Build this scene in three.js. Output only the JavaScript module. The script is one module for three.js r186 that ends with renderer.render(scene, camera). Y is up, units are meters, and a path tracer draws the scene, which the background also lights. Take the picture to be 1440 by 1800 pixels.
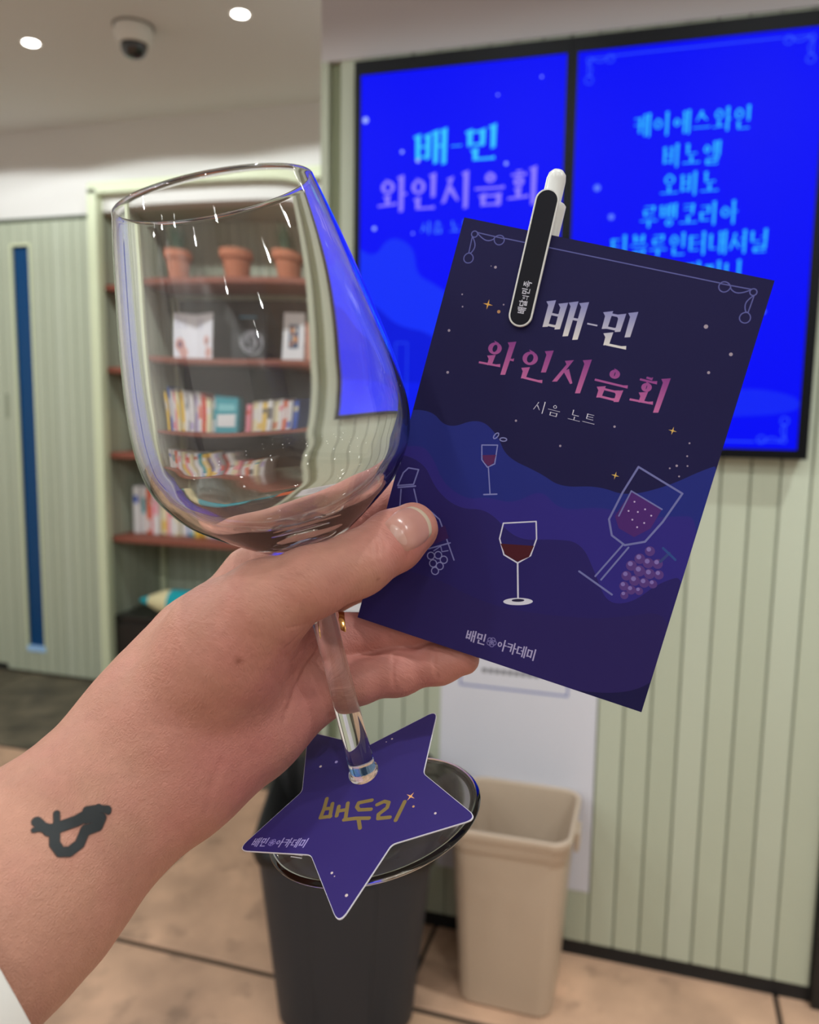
import * as THREE from 'three';
import { RoundedBoxGeometry } from 'three/addons/geometries/RoundedBoxGeometry.js';
import { mergeGeometries, mergeVertices } from 'three/addons/utils/BufferGeometryUtils.js';
import { RectAreaLightUniformsLib } from 'three/addons/lights/RectAreaLightUniformsLib.js';
RectAreaLightUniformsLib.init();

// ------------------------------------------------------------------ camera, exposure
const scene = new THREE.Scene();
scene.background = new THREE.Color(0x000000);
const camera = new THREE.PerspectiveCamera(63.94, 0.8, 0.02, 40);
camera.position.set(0, 1.4, 0);
camera.rotation.order = 'YXZ';
camera.rotation.set(THREE.MathUtils.degToRad(-7.22), THREE.MathUtils.degToRad(16.88), THREE.MathUtils.degToRad(0.89));
camera.focus = 0.284;
camera.userData.fStop = 11;
camera.updateMatrixWorld(true);
const renderer = new THREE.WebGLRenderer({ antialias: true });
renderer.toneMapping = THREE.LinearToneMapping;
renderer.toneMappingExposure = 1.0;
renderer.shadowMap.enabled = true;
const LAMP = 1.38;                       // candela of one ceiling downlight
const LAMP_COLOR = new THREE.Color().setRGB(0.93, 1.0, 1.0);
const CEIL = 2.683;
// the room's downlights: [x, z]; they come on at the end of the structure section
const DOWNLIGHTS = [];
for (const x of [-3.08, -2.24, -1.4]) DOWNLIGHTS.push([x, -2.6]);
for (const z of [-0.3, 0.7, 1.6, 2.4]) for (const x of [-3.3, -2.4, -1.5, -0.6, 0.3, 1.2]) DOWNLIGHTS.push([x, z]);

DOWNLIGHTS.push([0.78, -1.4]);          // narrow-beam downlight over the floor by the black end panel

// ------------------------------------------------------------------ helpers
let seed = 7;
const rnd = () => { seed = (seed * 1664525 + 1013904223) >>> 0; return seed / 4294967296; };
const rr = (a, b) => a + (b - a) * rnd();
const V = (x, y, z) => new THREE.Vector3(x, y, z);
const used = new Map();
function numbered(name) { const n = used.get(name) ?? 0; used.set(name, n + 1); return n ? name + '_' + String(n).padStart(3, '0') : name; }
function shadow(o) { o.traverse((m) => { if (m.isMesh) { m.castShadow = true; m.receiveShadow = true; } }); return o; }
function tag(o, label, category, group, kind) {
  if (label) o.userData.label = label;
  if (category) o.userData.category = category;
  if (group) o.userData.group = group;
  if (kind) o.userData.kind = kind;
  return o;
}
function base(name, label, category, pos = [0, 0, 0], turn = 0, group) {
  const o = new THREE.Group(); o.name = numbered(name); o.position.set(...pos); o.rotation.y = turn; scene.add(o);
  return tag(o, label, category, group);
}
function part(name, geo, m, parent, pos, rot) {
  const o = new THREE.Mesh(geo, m); o.name = name; o.castShadow = o.receiveShadow = true;
  if (pos) o.position.set(...pos);
  if (rot) o.rotation.set(...rot);
  parent.add(o); return o;
}
function solo(name, geo, m, label, category, pos, group) { const o = part(numbered(name), geo, m, scene, pos); return tag(o, label, category, group); }
function struct(name, geo, m, pos, label, category) { const o = part(numbered(name), geo, m, scene, pos); return tag(o, label, category, null, 'structure'); }
const bx = (w, h, d, x = 0, y = 0, z = 0) => new THREE.BoxGeometry(w, h, d).translate(x, y, z);
const rb = (w, h, d, r, x = 0, y = 0, z = 0, s = 2) => new RoundedBoxGeometry(w, h, d, s, r).translate(x, y, z);
const span = (x0, x1, y0, y1, z0, z1) => bx(x1 - x0, y1 - y0, z1 - z0, (x0 + x1) / 2, (y0 + y1) / 2, (z0 + z1) / 2);
const merge = (...g) => mergeGeometries(g.map((k) => { const q = k.index ? k.toNonIndexed() : k; for (const a of Object.keys(q.attributes)) if (!['position', 'normal', 'uv'].includes(a)) q.deleteAttribute(a); return q; }));
const std = (color, roughness = 0.7, extra = {}) => new THREE.MeshStandardMaterial({ color, roughness, ...extra });
const phys = (color, roughness, extra = {}) => new THREE.MeshPhysicalMaterial({ color, roughness, ...extra });
const lathe = (pts, n = 48) => new THREE.LatheGeometry(pts.map(([r, y]) => new THREE.Vector2(r, y)), n);
function canvas(w, h) { const c = document.createElement('canvas'); c.width = w; c.height = h; return [c, c.getContext('2d')]; }
function texture(c, srgb = true) { const t = new THREE.CanvasTexture(c); if (srgb) t.colorSpace = THREE.SRGBColorSpace; t.anisotropy = 8; return t; }
// smooth value noise in 3-D
const hash = (x, y, z) => { let h = Math.imul(x, 374761393) ^ Math.imul(y, 668265263) ^ Math.imul(z, 2147483647 ^ 1274126177); h = Math.imul(h ^ (h >>> 13), 1274126177); return ((h ^ (h >>> 16)) >>> 0) / 4294967296; };
function noise(x, y, z) {
  const ix = Math.floor(x), iy = Math.floor(y), iz = Math.floor(z), s = (t) => t * t * (3 - 2 * t), u = s(x - ix), v = s(y - iy), w = s(z - iz), L = (a, b, t) => a + (b - a) * t;
  return L(L(L(hash(ix, iy, iz), hash(ix + 1, iy, iz), u), L(hash(ix, iy + 1, iz), hash(ix + 1, iy + 1, iz), u), v), L(L(hash(ix, iy, iz + 1), hash(ix + 1, iy, iz + 1), u), L(hash(ix, iy + 1, iz + 1), hash(ix + 1, iy + 1, iz + 1), u), v), w);
}
const fbm = (x, y, z, o = 4) => { let a = 0.5, s = 0, n = 0; for (let i = 0; i < o; i++) { s += a * noise(x, y, z); n += a; a *= 0.5; x *= 2.03; y *= 2.03; z *= 2.03; } return s / n; };
function noiseTexture(n, f, { srgb = true } = {}) {   // f(u, v) -> [r, g, b] 0..255
  const d = new Uint8Array(n * n * 4);
  for (let j = 0; j < n; j++) for (let i = 0; i < n; i++) { const [r, g, b] = f(i / n, j / n), o = (j * n + i) * 4; d[o] = r; d[o + 1] = g; d[o + 2] = b; d[o + 3] = 255; }
  const t = new THREE.DataTexture(d, n, n); t.magFilter = THREE.LinearFilter; t.wrapS = t.wrapT = THREE.RepeatWrapping; if (srgb) t.colorSpace = THREE.SRGBColorSpace; t.needsUpdate = true; return t;
}
// rounded-rectangle ring loft; levels: [y, w, d, r]
function loft(levels, n = 10, cap0 = true, cap1 = false) {
  const pos = [], idx = [], per = 4 * (n + 1);
  for (const [y, w, d, r] of levels) for (let c = 0; c < 4; c++) for (let k = 0; k <= n; k++) {
    const a = (c + k / n) * Math.PI / 2, sx = [1, -1, -1, 1][c], sz = [1, 1, -1, -1][c];
    pos.push(sx * (w / 2 - r) + r * Math.cos(a), y, sz * (d / 2 - r) + r * Math.sin(a));
  }
  for (let l = 0; l + 1 < levels.length; l++) for (let k = 0; k < per; k++) { const a = l * per + k, b = l * per + (k + 1) % per, c = a + per, d = b + per; idx.push(a, c, b, b, c, d); }
  const capRing = (l, flip) => { const y = levels[l][0], at = pos.length / 3; pos.push(0, y, 0); for (let k = 0; k < per; k++) { const a = l * per + k, b = l * per + (k + 1) % per; flip ? idx.push(at, a, b) : idx.push(at, b, a); } };
  if (cap0) capRing(0, true);
  if (cap1) capRing(levels.length - 1, false);
  const g = new THREE.BufferGeometry(); g.setAttribute('position', new THREE.Float32BufferAttribute(pos, 3)); g.setAttribute('uv', new THREE.Float32BufferAttribute(new Float32Array(pos.length / 3 * 2), 2)); g.setIndex(idx); g.computeVertexNormals(); return g;
}
// one tongue-and-groove plank, chamfered long edges, standing on y = 0, face towards +z at z = t
function plankGeo(w, h, t = 0.012, c = 0.0022) {
  const s = new THREE.Shape(); s.moveTo(-w / 2, 0); s.lineTo(w / 2, 0); s.lineTo(w / 2, t - c); s.lineTo(w / 2 - c, t); s.lineTo(-w / 2 + c, t); s.lineTo(-w / 2, t - c); s.closePath();
  return new THREE.ExtrudeGeometry(s, { depth: h, bevelEnabled: false }).rotateX(-Math.PI / 2).scale(1, 1, -1).translate(0, 0, 0);
}
function fixPlank(g) { // the scale above mirrors; turn faces back
  const p = g.attributes.position.array, n = g.attributes.normal.array, u = g.attributes.uv.array;
  for (let i = 0; i < p.length; i += 9) { for (let k = 0; k < 3; k++) { [p[i + 3 + k], p[i + 6 + k]] = [p[i + 6 + k], p[i + 3 + k]]; [n[i + 3 + k], n[i + 6 + k]] = [n[i + 6 + k], n[i + 3 + k]]; } const q = i / 3 * 2; for (let k = 0; k < 2; k++) [u[q + 2 + k], u[q + 4 + k]] = [u[q + 4 + k], u[q + 2 + k]]; }
  return g;
}
const plank = (w, h, t, c) => { const g = fixPlank(plankGeo(w, h, t, c)); return g; };

// ------------------------------------------------------------------ Hangul drawn stroke by stroke
const INI = 'ㄱㄲㄴㄷㄸㄹㅁㅂㅃㅅㅆㅇㅈㅉㅊㅋㅌㅍㅎ', FIN = ['', 'ㄱ', 'ㄲ', '', 'ㄴ', '', '', 'ㄷ', 'ㄹ', '', '', '', '', '', '', '', 'ㅁ', 'ㅂ', '', 'ㅅ', '', 'ㅇ', 'ㅈ', 'ㅊ', 'ㅋ', 'ㅌ', 'ㅍ', 'ㅎ'];
const CONS = {
  'ㄱ': [[[.08, .14], [.84, .14], [.78, .92]]], 'ㄴ': [[[.16, .06], [.16, .86], [.94, .86]]], 'ㄷ': [[[.9, .12], [.16, .12], [.16, .88], [.94, .88]]],
  'ㄹ': [[[.1, .1], [.86, .1], [.86, .48], [.14, .48], [.14, .9], [.94, .9]]], 'ㅁ': [[[.16, .1], [.16, .9]], [[.16, .12], [.84, .12]], [[.84, .1], [.84, .92]], [[.16, .86], [.84, .86]]],
  'ㅂ': [[[.15, .04], [.15, .94]], [[.85, .04], [.85, .94]], [[.15, .46], [.85, .46]], [[.15, .88], [.85, .88]]], 'ㅅ': [[[.52, .06], [.06, .94]], [[.46, .4], [.94, .9]]], 'ㅇ': ['o', [.5, .5, .42, .42]],
  'ㅈ': [[[.08, .1], [.92, .1]], [[.52, .1], [.06, .94]], [[.46, .42], [.94, .92]]], 'ㅋ': [[[.08, .1], [.86, .1], [.78, .94]], [[.08, .48], [.82, .46]]], 'ㅌ': [[[.9, .1], [.14, .1], [.14, .9], [.94, .9]], [[.14, .5], [.86, .5]]],
  'ㅍ': [[[.06, .12], [.94, .12]], [[.3, .12], [.32, .86]], [[.7, .12], [.68, .86]], [[.04, .88], [.96, .88]]], 'ㅎ': [[[.34, .03], [.66, .06]], [[.06, .24], [.94, .24]], 'o', [.5, .66, .3, .3]],
};
// style: { v, h } stroke widths relative to the glyph; serif true for the brush face
function stroke(g, p0, p1, s, st) {
  const dx = p1[0] - p0[0], dy = p1[1] - p0[1], len = Math.hypot(dx, dy) || 1, vert = Math.abs(dx) < 0.45 * Math.abs(dy), diag = !vert && Math.abs(dy) > 0.3 * Math.abs(dx);
  let w = (vert ? st.v : diag ? (st.v + st.h) / 2 : st.h) * s, nx = -dy / len, ny = dx / len;
  g.beginPath();
  if (st.serif && vert) {          // slanted head, slight waist
    const top = [p0[0], p0[1]], dir = dy > 0 ? 1 : -1, x = w / 2;
    g.moveTo(p0[0] - x * 1.9, p0[1] - dir * w * 0.05); g.lineTo(p0[0] + x * 1.15, p0[1] - dir * w * 0.55); g.lineTo(p1[0] + x * 0.9, p1[1] + dir * w * 0.05); g.lineTo(p1[0] - x * 0.85, p1[1] + dir * w * 0.28); g.lineTo(p0[0] - x * 0.95, p0[1] + dir * w * 0.5);
  } else if (st.serif && diag) {   // brush sweep, thick to thin
    const a = w * 0.75, b = w * 0.3; g.moveTo(p0[0] + nx * a, p0[1] + ny * a); g.lineTo(p0[0] - nx * a, p0[1] - ny * a); g.lineTo(p1[0] - nx * b, p1[1] - ny * b); g.lineTo(p1[0] + nx * b, p1[1] + ny * b);
  } else if (st.serif) {           // thin horizontal with a knob at its end
    const a = w / 2; g.moveTo(p0[0] + nx * a, p0[1] + ny * a); g.lineTo(p0[0] - nx * a, p0[1] - ny * a); const e = Math.min(len * 0.3, w * 2.2), ux = dx / len, uy = dy / len;
    g.lineTo(p1[0] - ux * e - nx * a, p1[1] - uy * e - ny * a); g.lineTo(p1[0] - nx * a * 2.0 - ux * e * 0.15, p1[1] - ny * a * 2.0 - uy * e * 0.15); g.lineTo(p1[0] + nx * a, p1[1] + ny * a);
  } else { const a = w / 2, e = st.round ? 0 : a * 0.9, ux = dx / len * e, uy = dy / len * e; g.moveTo(p0[0] - ux + nx * a, p0[1] - uy + ny * a); g.lineTo(p0[0] - ux - nx * a, p0[1] - uy - ny * a); g.lineTo(p1[0] + ux - nx * a, p1[1] + uy - ny * a); g.lineTo(p1[0] + ux + nx * a, p1[1] + uy + ny * a); }
  g.closePath(); g.fill();
}
function jamo(g, j, x, y, w, h, s, st) {
  const q = CONS[j]; let ring = false;
  for (const it of q) {
    if (it === 'o') { ring = true; continue; }
    if (ring) {
      const [cx, cy, rx, ry] = it, R = Math.min(w * rx, h * ry) , X = x + cx * w, Y = y + cy * h, rX = Math.min(w * rx, R * 1.15), rY = Math.min(h * ry, R * 1.15);
      g.beginPath(); g.ellipse(X, Y, rX, rY, 0, 0, 7); g.ellipse(X, Y, Math.max(0.5, rX - st.v * s * 0.85), Math.max(0.5, rY - st.h * s * (st.serif ? 1.1 : 0.95)), 0, 0, 7); g.fill('evenodd'); ring = false;
      if (st.serif) { g.beginPath(); g.moveTo(X - rX * 0.5, Y - rY * 1.25); g.lineTo(X + rX * 0.35, Y - rY * 1.0); g.lineTo(X - rX * 0.1, Y - rY * 0.8); g.fill(); }
      continue;
    }
    for (let i = 0; i + 1 < it.length; i++) stroke(g, [x + it[i][0] * w, y + it[i][1] * h], [x + it[i + 1][0] * w, y + it[i + 1][1] * h], s, st);
  }
}
function syllable(g, ch, x, y, w, h, st) {
  if (ch === ' ') return;
  const s = Math.min(w, h), L = (a, b, c, d) => stroke(g, [x + a * w, y + b * h], [x + c * w, y + d * h], s, st);
  if (ch === '-') { L(.1, .5, .85, .5); return; }
  const code = ch.charCodeAt(0) - 0xac00, c = INI[Math.floor(code / 588)], m = Math.floor((code % 588) / 28), f = FIN[code % 28], H = f ? 0.62 : 1;
  const C = (a, b, e, d) => jamo(g, c, x + a * w, y + b * h * H, (e - a) * w, (d - b) * h * H, s, st), S = (a, b, e, d) => L(a, b * H, e, d * H);
  if ([8, 12, 13, 17, 18].includes(m)) {
    C(.18, .02, .84, f ? .56 : .52);
    const yy = m === 8 || m === 12 ? .86 : m === 18 ? .78 : .7;
    if (m === 8) S(.5, .6, .5, yy); if (m === 12) { S(.36, .6, .36, yy); S(.64, .6, .64, yy); }
    if (m === 13) S(.5, yy, .5, .99); if (m === 17) { S(.36, yy, .36, .99); S(.64, yy, .64, .99); }
    S(.02, yy, .98, yy);
  } else if (m >= 9 && m <= 19) {
    C(.06, .04, .62, .5);
    if (m <= 11) { S(.33, .56, .33, .8); S(.0, .82, .66, .78); } else if (m < 18) { S(.0, .68, .66, .66); S(.33, .68, .33, .96); } else S(.0, .82, .66, .78);
    S(.8, .0, .8, 1.0); if (m === 9 || m === 10) S(.8, .5, .99, .5); if (m === 10) S(.99, .0, .99, 1);
  } else {
    const two = [1, 3, 5, 7].includes(m); C(.03, .1, two ? .46 : .58, f ? .92 : .86);
    if (m === 20) S(.8, 0, .8, 1);
    if (m === 0) { S(.74, 0, .74, 1); S(.74, .46, .97, .46); }
    if (m === 2) { S(.74, 0, .74, 1); S(.74, .34, .97, .34); S(.74, .6, .97, .6); }
    if (m === 4) { S(.58, .46, .82, .46); S(.82, 0, .82, 1); }
    if (m === 6) { S(.56, .34, .82, .34); S(.56, .6, .82, .6); S(.82, 0, .82, 1); }
    if (m === 1) { S(.63, .04, .63, .96); S(.63, .46, .88, .46); S(.88, 0, .88, 1); }
    if (m === 5) { S(.48, .46, .65, .46); S(.67, .04, .67, .96); S(.9, 0, .9, 1); }
    if (m === 7) { S(.48, .34, .66, .34); S(.48, .6, .66, .6); S(.67, .04, .67, .96); S(.9, 0, .9, 1); }
  }
  if (f) jamo(g, f, x + .17 * w, y + .66 * h, .74 * w, .34 * h, s, st);
}
function hangul(g, text, x, y, w, h, gap, st) { for (const ch of text) { const k = ch === '-' ? 0.42 : ch === ' ' ? 0.4 : 1; syllable(g, ch, x, y, w * k, h, st); x += w * k + gap; } return x; }
const BRUSH = { v: .175, h: .07, serif: true }, BOLD = { v: .15, h: .12 }, THIN = { v: .085, h: .045, serif: true };

// ------------------------------------------------------------------ materials of the room
const grain = noiseTexture(256, (u, v) => { const k = 128 + (noise(u * 60, v * 60, 3) - .5) * 60 + (noise(u * 120, v * 120, 5) - .5) * 60; return [k, k, k]; }, { srgb: false });
const planks = [0xb4baa5, 0xb1b7a2, 0xb7bda9].map((c) => std(c, 0.55, { bumpMap: grain, bumpScale: 0.00015 }));
const M = {
  white: std(0xe4e1de, 0.85, { bumpMap: grain, bumpScale: 0.0003 }), ceiling: std(0xe4e1de, 0.9, { bumpMap: grain, bumpScale: 0.0003 }), groove: std(0x7f8468, 0.8), trim: std(0xd3d9b8, 0.45),
  black: std(0x0d0e0f, 0.45), soot: std(0x101214, 0.6), grout: std(0x46382c, 0.95), darkpanel: std(0x2b2d2d, 0.6), brick: std(0x8a4c3c, 0.6, { bumpMap: grain, bumpScale: 0.0004 }),
  bench: std(0x241f1d, 0.35), steel: std(0xc8c8c6, 0.3, { metalness: 0.9 }), terracotta: std(0xc47a5c, 0.85, { bumpMap: grain, bumpScale: 0.0005 }), soil: std(0x3a2a20, 1), leaf: std(0x2f5138, 0.6, { side: THREE.DoubleSide }),
  paper: std(0xdedcdf, 0.8), plasticwhite: std(0xe6e3dd, 0.35),
};

// ------------------------------------------------------------------ structure: floor
const stone = [[204, 174, 144], [198, 168, 138], [210, 178, 150]].map(([r, g, b], k) => noiseTexture(512, (u, v) => {
  const n = fbm(u * 5 + k * 9, v * 5, 1.5, 5), m = fbm(u * 14 + 3, v * 14 + k * 4, 7.2, 4), f = 0.66 + 0.5 * n, d = m > 0.58 ? 1 - (m - 0.58) * 0.7 : 1;
  return [Math.min(255, r * f * d * 1.05), Math.min(255, g * f * d), Math.min(255, b * f * d * 0.98)];
}));
const slate = noiseTexture(512, (u, v) => { const n = fbm(u * 5 + 31, v * 5, 2.5, 5), m = fbm(u * 11, v * 11 + 5, 4, 4), f = 0.55 + 0.7 * n; return [112 * f * (0.7 + .5 * m), 102 * f * (0.7 + .5 * m), 84 * f * (0.7 + .5 * m)]; });
const tileMats = stone.map((t) => std(0xffffff, 0.5, { map: t, bumpMap: t, bumpScale: 0.0012 })), slateMat = std(0xffffff, 0.5, { map: slate, bumpMap: slate, bumpScale: 0.0012 });
const floor = struct('floor', span(-4.3, 2.5, -0.1, -0.006, -3.95, 2.7), M.grout, null, 'stone tile floor, sandy brown with a band of dark slate tiles', 'floor');
{
  const g = rb(0.843, 0.02, 0.882, 0.004, 0, -0.01, 0, 1);
  for (let i = 0; i < 8; i++) for (let j = 0; j < 7; j++) {
    const x = -1.374 + (i - 3.5 + 0) * 0.855, z = -1.70 + (j - 1.5) * 0.9 ;
    if (x > 2.9) continue;
    part('tile', g, z < -2.6 ? slateMat : tileMats[(i * 2 + j * 5 + (i * j) % 3) % 3], floor, [x, 0, z], [0, ((i + j * 3) % 2) * Math.PI, 0]);
  }
}
// ceiling, outer walls (out of view walls close the room)
struct('ceiling', span(-4.3, 2.5, CEIL, CEIL + 0.1, -3.39, 2.7), M.ceiling, null, 'plain off-white plaster ceiling with recessed downlights', 'ceiling');
struct('wall_west', span(-4.4, -4.3, 0, CEIL, -3.95, 2.7), M.white, null, 'plain white side wall beyond the sliding door', 'wall');
struct('wall_east', span(2.5, 2.6, 0, CEIL, -3.95, 2.7), M.white, null, 'plain white side wall past the black end panel', 'wall');
struct('wall_south', span(-4.4, 2.6, 0, CEIL, 2.7, 2.8), std(0xc2beb9, 0.85), null, 'plain grey wall facing the display screens', 'wall');
// back wall with the shelf niche: solid left of x = -2.6, header above, recess behind
const NX = -2.575, BZ = -3.39, NZ = -3.84, NTOP = 2.385, HEAD = 2.29;
const north = struct('wall_north', merge(span(-4.3, NX, 0, 2.277, BZ - 0.1, BZ - 0.012)), M.groove, null, 'pale green tongue-and-groove back wall with plain white upper band', 'wall');
part('upper_band', merge(span(-4.3, NX, 2.277, CEIL, BZ - 0.1, BZ), span(NX, -0.7, HEAD, CEIL, BZ - 0.1, BZ)), M.white, north);
part('niche_back', span(NX - 0.1, -0.7, 0, HEAD + 0.1, NZ - 0.1, NZ - 0.012), M.groove, north);
part('niche_side', span(NX - 0.1, NX - 0.012, 0, HEAD + 0.1, NZ, BZ - 0.1), M.groove, north);
part('niche_top', span(NX - 0.1, -0.7, HEAD, HEAD + 0.1, NZ, BZ - 0.1), planks[1], north);
part('top_rail', span(-4.3, NX, 2.262, 2.282, BZ - 0.012, BZ + 0.008), std(0x5c6152, 0.6), north);
{
  const pw = 0.0631, g = plank(pw - 0.003, 2.225), gn = plank(pw - 0.003, HEAD - 0.012);
  for (let i = 0; i < 17; i++) part('plank', g, planks[i % 3], north, [-3.222 - pw * (i + 0.5), 0.035, BZ - 0.012]);
  for (let i = 0; i < 29; i++) part('plank', gn, planks[(i * 2) % 3], north, [NX + pw * (i + 0.5), 0.01, NZ - 0.012]);
  for (let i = 0; i < 7; i++) part('plank', gn, planks[(i + 1) % 3], north, [NX - 0.012, 0.01, NZ + 0.0305 + pw * (i + 0.5) - 0.03], [0, Math.PI / 2, 0]);
}
// sliding door clad in the same planks, with a narrow dark blue glazed slot
const door = new THREE.Group(); door.name = 'door_1'; scene.add(door); tag(door, 'pale green plank door with a tall narrow dark blue window slot', 'door', null, 'structure');
{
  const pw = 0.0631, x0 = -3.218, x1 = -2.602, sx0 = -3.077, sx1 = -2.976, y0 = 0.135, y1 = 2.152;
  part('door_core', merge(span(x0, sx0, 0.012, 2.26, BZ - 0.03, BZ - 0.001), span(sx1, x1, 0.012, 2.26, BZ - 0.03, BZ - 0.001), span(sx0, sx1, 0.012, y0, BZ - 0.03, BZ - 0.001), span(sx0, sx1, y1, 2.26, BZ - 0.03, BZ - 0.001)), M.groove, door);
  const full = (w) => plank(w, 2.245);
  const strip = (a, b) => { const n = Math.max(1, Math.round((b - a) / pw)), w = (b - a) / n, g = full(w - 0.003); for (let i = 0; i < n; i++) part('plank', g, planks[i % 3], door, [a + w * (i + 0.5), 0.014, BZ - 0.001]); };
  strip(x0 + 0.002, sx0 - 0.012); strip(sx1 + 0.012, x1);
  const gs = plank((sx1 - sx0) / 2 + 0.01, y0 - 0.026), gt = plank((sx1 - sx0) / 2 + 0.01, 2.259 - y1 - 0.012);
  for (const s of [-1, 1]) { part('plank', gs, planks[1], door, [(sx0 + sx1) / 2 + s * 0.031, 0.014, BZ - 0.001]); part('plank', gt, planks[1], door, [(sx0 + sx1) / 2 + s * 0.031, y1 + 0.012, BZ - 0.001]); }
  part('window_pane', span(sx0, sx1, y0, y1, BZ - 0.011, BZ - 0.006), phys(0x0e4374, 0.3, { specularIntensity: 0.5 }), door);
  const t = 0.012; part('window_frame', merge(span(sx0 - t, sx0, y0 - t, y1 + t, BZ - 0.02, BZ + 0.012), span(sx1, sx1 + t, y0 - t, y1 + t, BZ - 0.02, BZ + 0.012), span(sx0, sx1, y1, y1 + t, BZ - 0.02, BZ + 0.012)), M.trim, door);
  part('painted_glint_strip', merge(span(sx0 - 0.004, sx1 + 0.008, y0 - t, y0 + 0.014, BZ - 0.02, BZ + 0.016)), std(0xa9d2ff, 0.25), door);  // pale blue strip paints the glint at the foot of the pane
  part('door_plate', span(-3.152, -3.132, 1.32, 1.44, BZ + 0.011, BZ + 0.0135), std(0x8f9480, 0.5), door);
}
const skirt = struct('baseboard_north', span(-4.3, NX + 0.0, 0, 0.03, BZ - 0.02, BZ - 0.004), M.soot, null, 'thin black baseboard under the pale green back wall', 'baseboard');
// wall that carries the displays
const SZ = -2.01, SX0 = -0.857, SX1 = 0.405;
const center = struct('wall_center', merge(span(SX0, SX1, 0.0, 2.25, -3.95, SZ - 0.012)), M.groove, null, 'pale green plank wall carrying the two displays, white above', 'wall');
part('upper_band', span(SX0, 2.5, 2.25, CEIL, -3.95, SZ + 0.004), std(0xc2bebd, 0.85), center);  // white band toned greyer: part of its shade is in the colour
part('corner_post', span(SX0, SX0 + 0.021, 0.04, 2.25, SZ - 0.012, SZ + 0.006), planks[1], center);
{
  const pw = 0.0631, g = plank(pw - 0.003, 2.208);
  for (let k = -12; k < 7; k++) { const a = -0.051 + pw * k; if (a < SX0 + 0.02 || a + pw > SX1 + 0.002) continue; part('plank', g, planks[(k + 30) % 3], center, [a + pw / 2, 0.042, SZ - 0.012]); }
  const gl = plank(0.026, 2.208); part('plank', gl, planks[0], center, [0.391 + 0.003, 0.042, SZ - 0.012]);
}
struct('wall_east_return', span(0.56, 2.5, 0, 2.25, -2.2, SZ), M.white, null, 'white wall continuing past the black end panel', 'wall');
struct('baseboard_center', span(SX0, SX1 + 0.01, 0, 0.04, SZ - 0.012, SZ - 0.004), M.soot, null, 'black baseboard under the display wall', 'baseboard');
struct('trim_1', merge(span(SX1 + 0.006, 0.56, 0, 2.25, SZ - 0.19, SZ + 0.02)), M.black, null, 'black upright panel ending the pale green plank wall', 'trim');

// ------------------------------------------------------------------ ceiling fittings
{
  const ringG = lathe([[0.024, 0], [0.040, -0.002], [0.043, 0.001], [0.043, 0.004]], 40), discG = new THREE.CylinderGeometry(0.025, 0.025, 0.003, 40);
  const lens = new THREE.MeshStandardMaterial({ color: 0xffffff, emissive: new THREE.Color().setRGB(1, 0.96, 0.9), emissiveIntensity: 20 });
  DOWNLIGHTS.forEach(([x, z], i) => {
    const first = z < -2, narrow = z === -1.4, o = base('ceiling_downlight', narrow ? 'lit recessed downlight above the black end panel' : first ? ['lit round recessed downlight above the sliding door', 'lit recessed downlight between the dome camera and sliding door', 'lit recessed downlight between the dome camera and display wall'][i] : 'lit round recessed downlight in the ceiling over the open floor', 'downlight', [x, CEIL, z], 0, narrow ? null : first ? 'downlights before the back wall' : 'downlights over the open floor');
    part('trim_ring', ringG, M.plasticwhite, o); part('lens', discG, lens, o, [0, -0.0015, 0]);
    const s = new THREE.SpotLight(LAMP_COLOR, narrow ? 10 : first ? LAMP * 1.2 : LAMP * (z < 0 ? 1.1 : z < 1 ? 0.62 : 0.42), 0, THREE.MathUtils.degToRad(narrow ? 42 : 80), narrow ? 0.8 : 0.05, 2); s.name = 'downlight_lamp'; s.position.set(0, -0.02, 0); s.target.position.set(0, -2, 0); s.castShadow = true; s.shadow.radius = 1.2; o.add(s, s.target);
  });
  const c = base('security_camera', 'white dome security camera with dark glossy dome on the ceiling', 'camera', [-1.80, CEIL, -2.585]);
  part('housing', lathe([[0, 0], [0.062, 0], [0.064, -0.006], [0.064, -0.03], [0.058, -0.052], [0.05, -0.06], [0.046, -0.06], [0, -0.06]], 48), M.plasticwhite, c);
  part('dome', lathe([[0.046, -0.055], [0.046, -0.066], [0.043, -0.08], [0.034, -0.095], [0.02, -0.104], [0, -0.107]], 48), phys(0x0a0b0f, 0.05, { clearcoat: 1 }), c);
  part('ceiling_plate', lathe([[0, 0.0], [0.07, 0.0], [0.07, -0.004], [0, -0.004]], 48), std(0x8a837a, 0.6), c);
  shadow(c);
}

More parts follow.
